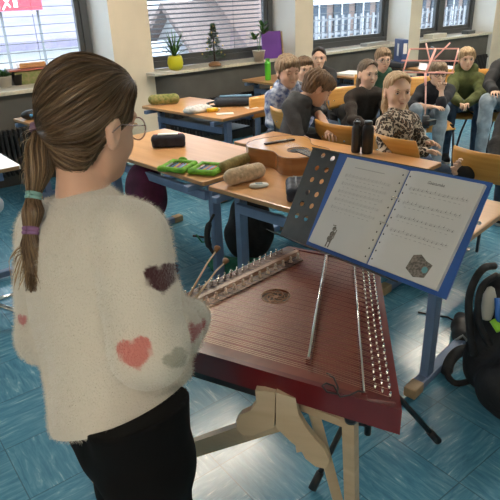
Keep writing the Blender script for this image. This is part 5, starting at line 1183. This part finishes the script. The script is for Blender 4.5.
dR = unit(np.array(GRIP)-j['wrR']); hand(S, j['wrR'], dR, (.1, .5, -.8), .84, .75, 1)
hand(S, j['wrL'], (.75, -.5, -.1), (.1, -.3, -.9), .84, .7, -1)
g0(S.build('body', SK[0], gr, h=.0035))
HMx = hd.M()
for q in (-1, 1):
    b = MB(); b.ball((q*.030, .0690, .004), .0120, n=8); b.mi = 1; b.ball((q*.030, .0752, .004), (.0070, .0066, .0066), n=8); bmesh.ops.transform(b.bm, matrix=HMx, verts=b.bm.verts); g0(b.build('eye', [eyew, eyei], gr))
    b = MB(); b.tube([(q*.016, .0835, .019), (q*.030, .083, .024), (q*.044, .072, .020)], .0022, 6); bmesh.ops.transform(b.bm, matrix=HMx, verts=b.bm.verts); g0(b.build('eyebrow', HB_, gr))
b = MB(); b.tube([(-.021, .073, -.056), (-.008, .0835, -.056), (.008, .0835, -.056), (.021, .073, -.056)], [.0016, .004, .004, .0016], 6); bmesh.ops.transform(b.bm, matrix=HMx, verts=b.bm.verts); g0(b.build('lips', lipm, gr))
gl = mat('glasses_rose_metal', (.55, .42, .42), .2, metal=.9); b = MB()
for q in (-1, 1):
    b.tube([(q*.031+.023*math.cos(t), .097-.004*abs(math.cos(t)), -.002+.020*math.sin(t)) for t in np.linspace(0, 2*PI, 21)], .0013, 8)
    b.tube([(q*.054, .092, .006), (q*.070, .06, .006), (q*.078, .005, .006), (q*.079, -.018, -.008)], .0011, 6)
b.tube([(-.009, .098, .004), (0, .102, .006), (.009, .098, .004)], .0012, 6)
bmesh.ops.transform(b.bm, matrix=HMx, verts=b.bm.verts); go = g0(b.build('glasses', gl, gr))
for q in (-1, 1):
    b = MB(); b.lathe((0, 0, 0), [(.0225, 0), (.0225, .001)], 20, Matrix.Translation((q*.031, .0975, -.002))@Matrix.Rotation(PI/2, 4, 'X')@Matrix.Diagonal((1, .87, 1, 1))); bmesh.ops.transform(b.bm, matrix=HMx, verts=b.bm.verts); lo_ = b.build('lens', M_['glass'], go)
# jumper
cream = (.68, .64, .57)
def heart(x, y):   # implicit heart, <0 inside, unit size
    y = y*1.15+.15; return (x*x+y*y-1)**3-x*x*y**3*1.0
def hearts(V):
    col = np.tile(np.array(cream), (len(V), 1))
    def mark(u, v, dep, size, c, rot=0., rx=1.):
        ctr = J(u, v, dep); right = unit(ROT@np.array([1, 0, 0])); upc = unit(ROT@np.array([0, 1, 0])); fwdc = unit(ROT@np.array([0, 0, -1])); cr_, sr2 = math.cos(rot), math.sin(rot)
        d = V-ctr; x = (d@right)/size; y = (d@upc)/size; X = (x*cr_+y*sr2)/rx; Y = -x*sr2+y*cr_; z = d@fwdc; h_ = heart(X, Y); w = np.clip(.5-h_*9., 0, 1)*(np.abs(z) < .12); w = (w*w*(3-2*w))[:, None]; col[:] = col*(1-w)+np.array(c)*w
    mark(142, 347, .92, .0255, (.58, .20, .17), .22); mark(166, 277, .92, .0235, (.055, .010, .014), .15, .85); mark(195, 328, 1.06, .018, (.42, .13, .13), -.4, .7); mark(183, 350, .97, .018, (.40, .39, .32), .6, .8); mark(16, 322, 1.10, .012, (.50, .16, .16), 0)
    return col
S = Sdf(); g_ = .030
a = lambda t, p, q: p+(q-p)*t
sl, sr2_, hl, hr = j['shL'], j['shR'], j['hipL'], j['hipR']
S.cone(j['neck']+np.array([0.01, 0, -.030]), j['chest'], .060, .10, .03)
S.cone(a(.12, sl, sr2_), a(.12, sr2_, sl), .066, None, .04)
hem = pv+np.array([-.01, .005, -.005]); hs = .098; S.cone(J(148, 300, 1.10), J(152, 430, 1.04), .07, .078, .03)
S.cone(j['chest'], hem, .112, .125, .04)
for s_, o_ in ((sl, sr2_), (sr2_, sl)): S.cone(a(.2, s_, o_)+np.array([0, 0, -.03]), hem+(side*.005+fwd*.03 if s_ is sr2_ else -side*.080), .082, hs, .04)
S.chain([sr2_, a(.5, sr2_, j['elR']), j['elR']], [.064, .066, .062], .004); S.chain([j['elR'], a(.45, j['elR'], j['wrR']), a(.85, j['elR'], j['wrR']), a(1.02, j['elR'], j['wrR'])], [.058, .046, .036, .029], .03)
S.chain([sl, a(.5, sl, j['elL']), j['elL']], [.062, .060, .056], .006); S.chain([j['elL'], a(.5, j['elL'], j['wrL']), j['wrL']], [.055, .046, .032], .02)
hA, hB, hC_ = J(183, 393, 1.0), J(82, 439, .95), J(43, 420, 1.12); hn = np.cross(hB-hA, hC_-hA); hn = hn if hn[2] < 0 else -hn; S.half(hA, hn, .006)
sw = attrmat('cream_fluffy_knit', .95, sheen=.7, bump=.5, bscale=260)
Vj, Qj = S.mesh(.0035, wrinkle(.0045, 20, 21)); colj = hearts(Vj)
jo = g0(npmesh('jumper', Vj, Qj, sw, gr, colj))
# fluff: short fine fibres all over the jumper
rg = np.random.default_rng(4); nf = 90000
tri = Vj[Qj]; cr3 = np.cross(tri[:, 2]-tri[:, 0], tri[:, 3]-tri[:, 1]); ar = np.linalg.norm(cr3, axis=1); nrm = cr3/(ar[:, None]+1e-12)
ctrM = Vj.mean(0); sgn = np.sign(((tri[:, 0]-ctrM)*nrm).sum(1).mean()); nrm = nrm*(sgn if sgn else 1)
ix = rg.choice(len(Qj), nf, p=ar/ar.sum()); P0 = tri[ix].mean(1)+rg.normal(size=(nf, 3))*.0012; dr_ = nrm[ix]+rg.normal(size=(nf, 3))*.55+np.array([0, 0, -.25]); dr_ /= np.linalg.norm(dr_, axis=1)[:, None]; Lf = (.004+.006*rg.random(nf))[:, None]
sdv = np.cross(dr_, rg.normal(size=(nf, 3))); sdv /= np.linalg.norm(sdv, axis=1)[:, None]; sdv *= .00028
FV = np.stack([P0-sdv, P0+sdv, P0+dr_*Lf], 1).reshape(-1, 3); FQ = np.arange(nf*3).reshape(-1, 3); FC = np.repeat(colj[Qj[ix, 0]], 3, 0)
g0(npmesh('jumper_fluff', FV, FQ, attrmat('fluff_fibres', .9), gr, FC, smooth=False))
# leggings, shoes
S = Sdf(); S.cone(j['hipL'], j['hipR'], .086, None, .03); S.cone(pv, pv+np.array([0, 0, .14]), .088, .088, .02); S.cone(pv, pv+(j['chest']-pv)*.4, .088, .088, .02)
for q in 'LR': leg(S, j, q, .008, .92, .98)
S.cone(j['hipR'], j['hipR']+np.array([0, 0, .15]), .088, .092, .02); S.half(hA+np.array([0, 0, .010]), -hn, .004); g0(S.build('leggings', mat('black_leggings', (.004, .004, .0045), .9, spec=.15), gr, h=.005, noise=wrinkle(.002, 30, 2)))
for q in 'LR':
    an, to = j['an'+q], j['to'+q]; S = Sdf(); S.chain([an+np.array([-.02, 0, -.035]), an+np.array([.06, 0, -.045]), an+np.array([.13, 0, -.05])], [.038, .034, .028], .02); S.half((0, 0, .002), (0, 0, -1)); g0(S.build('shoe', blackc, gr, h=.006))
# hair: cap, strands combed to the tie, plaited tail in three bulges
GH0, GH1 = (.065, .036, .020), (.17, .105, .060)
ghm = mat('girl_hair', GH0, .42, col2=GH1, nscale=90, spec=.5)
tie1 = J(46, 128, .985); cap = Sdf(); R = hd.R; P = hd.p
cap.ell(P(0, -.015, .030), np.array([.078, .095, .083])*k*YS, R, .01); cap.ell(P(0, .028, .066), np.array([.062, .060, .034])*k*YS, R, .02); cap.ell(P(0, -.042, -.022), np.array([.057, .044, .068])*k*YS, R, .02)
cap.cone(P(0, -.055, .0), tie1+np.array(ROT@np.array([.012, 0, 0])), .042, .016, .03)
cap.ell(P(0, .108, -.048), np.array([.064, .078, .105])*k*YS, R, .008, True)
for q in (-1, 1): cap.ell(P(q*.062, .048, -.055), np.array([.036, .050, .062])*k*YS, R, .01, True); cap.ell(P(q*.080, -.006, -.016), np.array([.018, .022, .034])*k*YS, R, .005, True)
cap.half(P(0, -.05, -.092), -R[:, 2]+R[:, 1]*.45, .01)
FdC, loC, hC = cap.grid(.004); Vc, Qc = nets(FdC, loC, hC); g0(npmesh('hair', Vc, Qc, ghm, gr))
def cylL(p): # distance field lookup + gradient
    q = (p-loC)/hC; i = np.clip(q.astype(int), 1, np.array(FdC.shape)-3); f0 = FdC[i[:, 0], i[:, 1], i[:, 2]]
    g = np.stack([FdC[i[:, 0]+1, i[:, 1], i[:, 2]]-FdC[i[:, 0]-1, i[:, 1], i[:, 2]], FdC[i[:, 0], i[:, 1]+1, i[:, 2]]-FdC[i[:, 0], i[:, 1]-1, i[:, 2]], FdC[i[:, 0], i[:, 1], i[:, 2]+1]-FdC[i[:, 0], i[:, 1], i[:, 2]-1]], 1)/(2*hC)
    fr_ = (q-i); f0 = f0+(g*hC*fr_).sum(1); g /= np.linalg.norm(g, axis=1)[:, None]+1e-9; return f0, g
# strands: march over the cap surface towards the tie
ns = 5200; ii = rg.integers(0, len(Vc), ns); pos = Vc[ii].copy(); lines = [pos.copy()]; hov = (.0006+.0022*rg.random(ns))
for stp in range(15):
    d = tie1-pos; dist = np.linalg.norm(d, axis=1); d /= dist[:, None]+1e-9; f0, g = cylL(pos); t = d-g*(d*g).sum(1)[:, None]; t /= np.linalg.norm(t, axis=1)[:, None]+1e-9
    t = t+rg.normal(size=(ns, 3))*.03; pos = pos+t*np.minimum(.013, dist*.6)[:, None]; f0, g = cylL(pos); pos = pos-g*np.clip(f0-hov, -.01, .01)[:, None]; lines.append(pos.copy())
def strands(name, lines, wd, parent, c0=GH0, c1=GH1, var=.5):
    A = np.stack(lines, 1); n, m_, _ = A.shape; tan = np.gradient(A, axis=1); tan /= np.linalg.norm(tan, axis=2)[:, :, None]+1e-9
    view = A-EYEP; sdv = np.cross(tan, rg.normal(size=(n, 1, 3))*.6+A-hc); sdv /= np.linalg.norm(sdv, axis=2)[:, :, None]+1e-9
    tap = np.interp(np.linspace(0, 1, m_), [0, .15, .8, 1], [.3, 1, 1, .25])[None, :, None]; w_ = wd*(.6+.8*rg.random((n, 1, 1)))*tap
    Vs = np.stack([A-sdv*w_, A+sdv*w_], 2).reshape(-1, 3); idx = np.arange(n)[:, None]*m_*2+np.arange(m_-1)[None, :]*2; idx = idx.ravel(); Qs = np.stack([idx, idx+1, idx+3, idx+2], 1)
    tcol = rg.random(n)[:, None]**1.4; cc = np.array(c0)*(1-tcol)+np.array(c1)*tcol; cc = np.repeat(cc, m_*2, 0); return g0(npmesh(name, Vs, Qs, strm_, parent, cc))
strm_ = attrmat('hair_strands', .38)
strands('hair_strands', lines, .0007, gr, (.055, .030, .016), (.25, .165, .095))
# tail
tailp = [tie1, J(42, 150, .98), J(39, 172, .975), J(33.5, 196, .97), J(33, 212, .965), J(30.5, 231, .96), J(31, 248, .96), J(33, 268, .96), J(31, 292, .96)]
tailr = [.017, .026, .023, .010, .018, .010, .015, .013, .003]
S = Sdf(); S.chain(tailp, [r_*.85 for r_ in tailr], .01); to_ = g0(S.build('ponytail', ghm, gr, h=.0035))
# smooth the path, scatter strands round it
tt = np.linspace(0, 1, len(tailp)); nst = 1500; ts = np.linspace(0, 1, 34); TP = np.stack(tailp)
def interp(ts, A): 
    # catmull-rom
    out_ = []; n = len(A)
    for t in ts:
        x = t*(n-1); i = min(int(x), n-2); f_ = x-i; p0 = A[max(i-1, 0)]; p1 = A[i]; p2 = A[i+1]; p3 = A[min(i+2, n-1)]
        out_.append(.5*((2*p1)+(-p0+p2)*f_+(2*p0-5*p1+4*p2-p3)*f_**2+(-p0+3*p1-3*p2+p3)*f_**3))
    return np.array(out_)
C0 = interp(ts, TP); rad = np.interp(ts, tt, tailr); camr = unit(ROT@np.array([1, 0, 0])); camf = unit(ROT@np.array([0, 0, -1]))
ang_ = rg.random(nst)*6.28; rr2 = np.sqrt(rg.uniform(.45, 1.15, nst)); fl_ = rg.normal(size=nst)*.12
tl = []; lens_ = rg.uniform(.80, 1.0, nst)
for q in range(34):
    tq = ts[q]*lens_; Cq = np.stack([np.interp(tq, ts, C0[:, a_]) for a_ in range(3)], 1); rq = np.interp(tq, ts, rad)[:, None]
    a_ = ang_+ts[q]*2.2; o_ = (np.cos(a_)*rr2)[:, None]*camr+(np.sin(a_)*rr2)[:, None]*camf; extra = max(0, ts[q]-.80)*(.16)*fl_[:, None]*camr
    tl.append(Cq+o_*rq+extra)
strands('ponytail_strands', tl, .0007, to_, (.07, .040, .022), (.33, .22, .125)); bpy.data.objects['ponytail_strands'].location = (0, 0, 0)
# wisps at the end of the tail and loose fly-away hairs
ws = []
for q in range(60):
    p0 = J(30+rg.normal()*3, 243+rg.random()*10, .955); e_ = J(8+rg.random()*34, 255+rg.random()*38, .95); mid = (p0+e_)/2+camr*rg.uniform(-.012, .012)+np.array([0, 0, .008]); ws.append(interp(np.linspace(0, 1, 10), np.stack([p0, mid, e_])))
strands('wisps', [np.stack(ws)[:, i] for i in range(10)], .0009, to_, (.20, .12, .06), (.50, .36, .20)); bpy.data.objects['wisps'].location = (0, 0, 0)
ws = []
for q in range(90):
    p0 = J(40+rg.normal()*3, 126+rg.random()*50, .985+rg.normal()*.015); e_ = p0+(-camr)*rg.uniform(.01, .04)+np.array([0, 0, -rg.uniform(.01, .05)]); mid = (p0+e_)/2-camr*.01; ws.append(interp(np.linspace(0, 1, 8), np.stack([p0, mid, e_])))
strands('flyaway_hair', [np.stack(ws)[:, i] for i in range(8)], .00035, gr, (.35, .26, .16), (.6, .48, .32))
def band(p, dirv, r_, m, name):
    z = Vector(dirv).normalized(); x = z.orthogonal().normalized(); y = z.cross(x); b = MB(); b.tube([Vector(p)+x*r_*math.cos(t)+y*r_*math.sin(t) for t in np.linspace(0, 2*PI, 17)], .0042, 8); o = b.build(name, m, gr); return g0(o)
for pp, nx_, r_, m_ in ((tie1+(tailp[1]-tie1)*.12, tailp[1]-tie1, .0235, mat('mauve_tie', (.22, .13, .20), .8)), (tailp[3], tailp[4]-tailp[2], .0105, mat('teal_tie', (.22, .42, .40), .8)), (tailp[5], tailp[6]-tailp[4], .0105, mat('violet_tie', (.25, .13, .28), .8))):
    for dz in (-.004, .003): band(np.array(pp)+unit(nx_)*dz, nx_, r_, m_, 'hair_tie')
SC.view_settings.view_transform = 'Standard'; SC.view_settings.look = 'None'; SC.view_settings.exposure = 1.22; SC.view_settings.gamma = 1
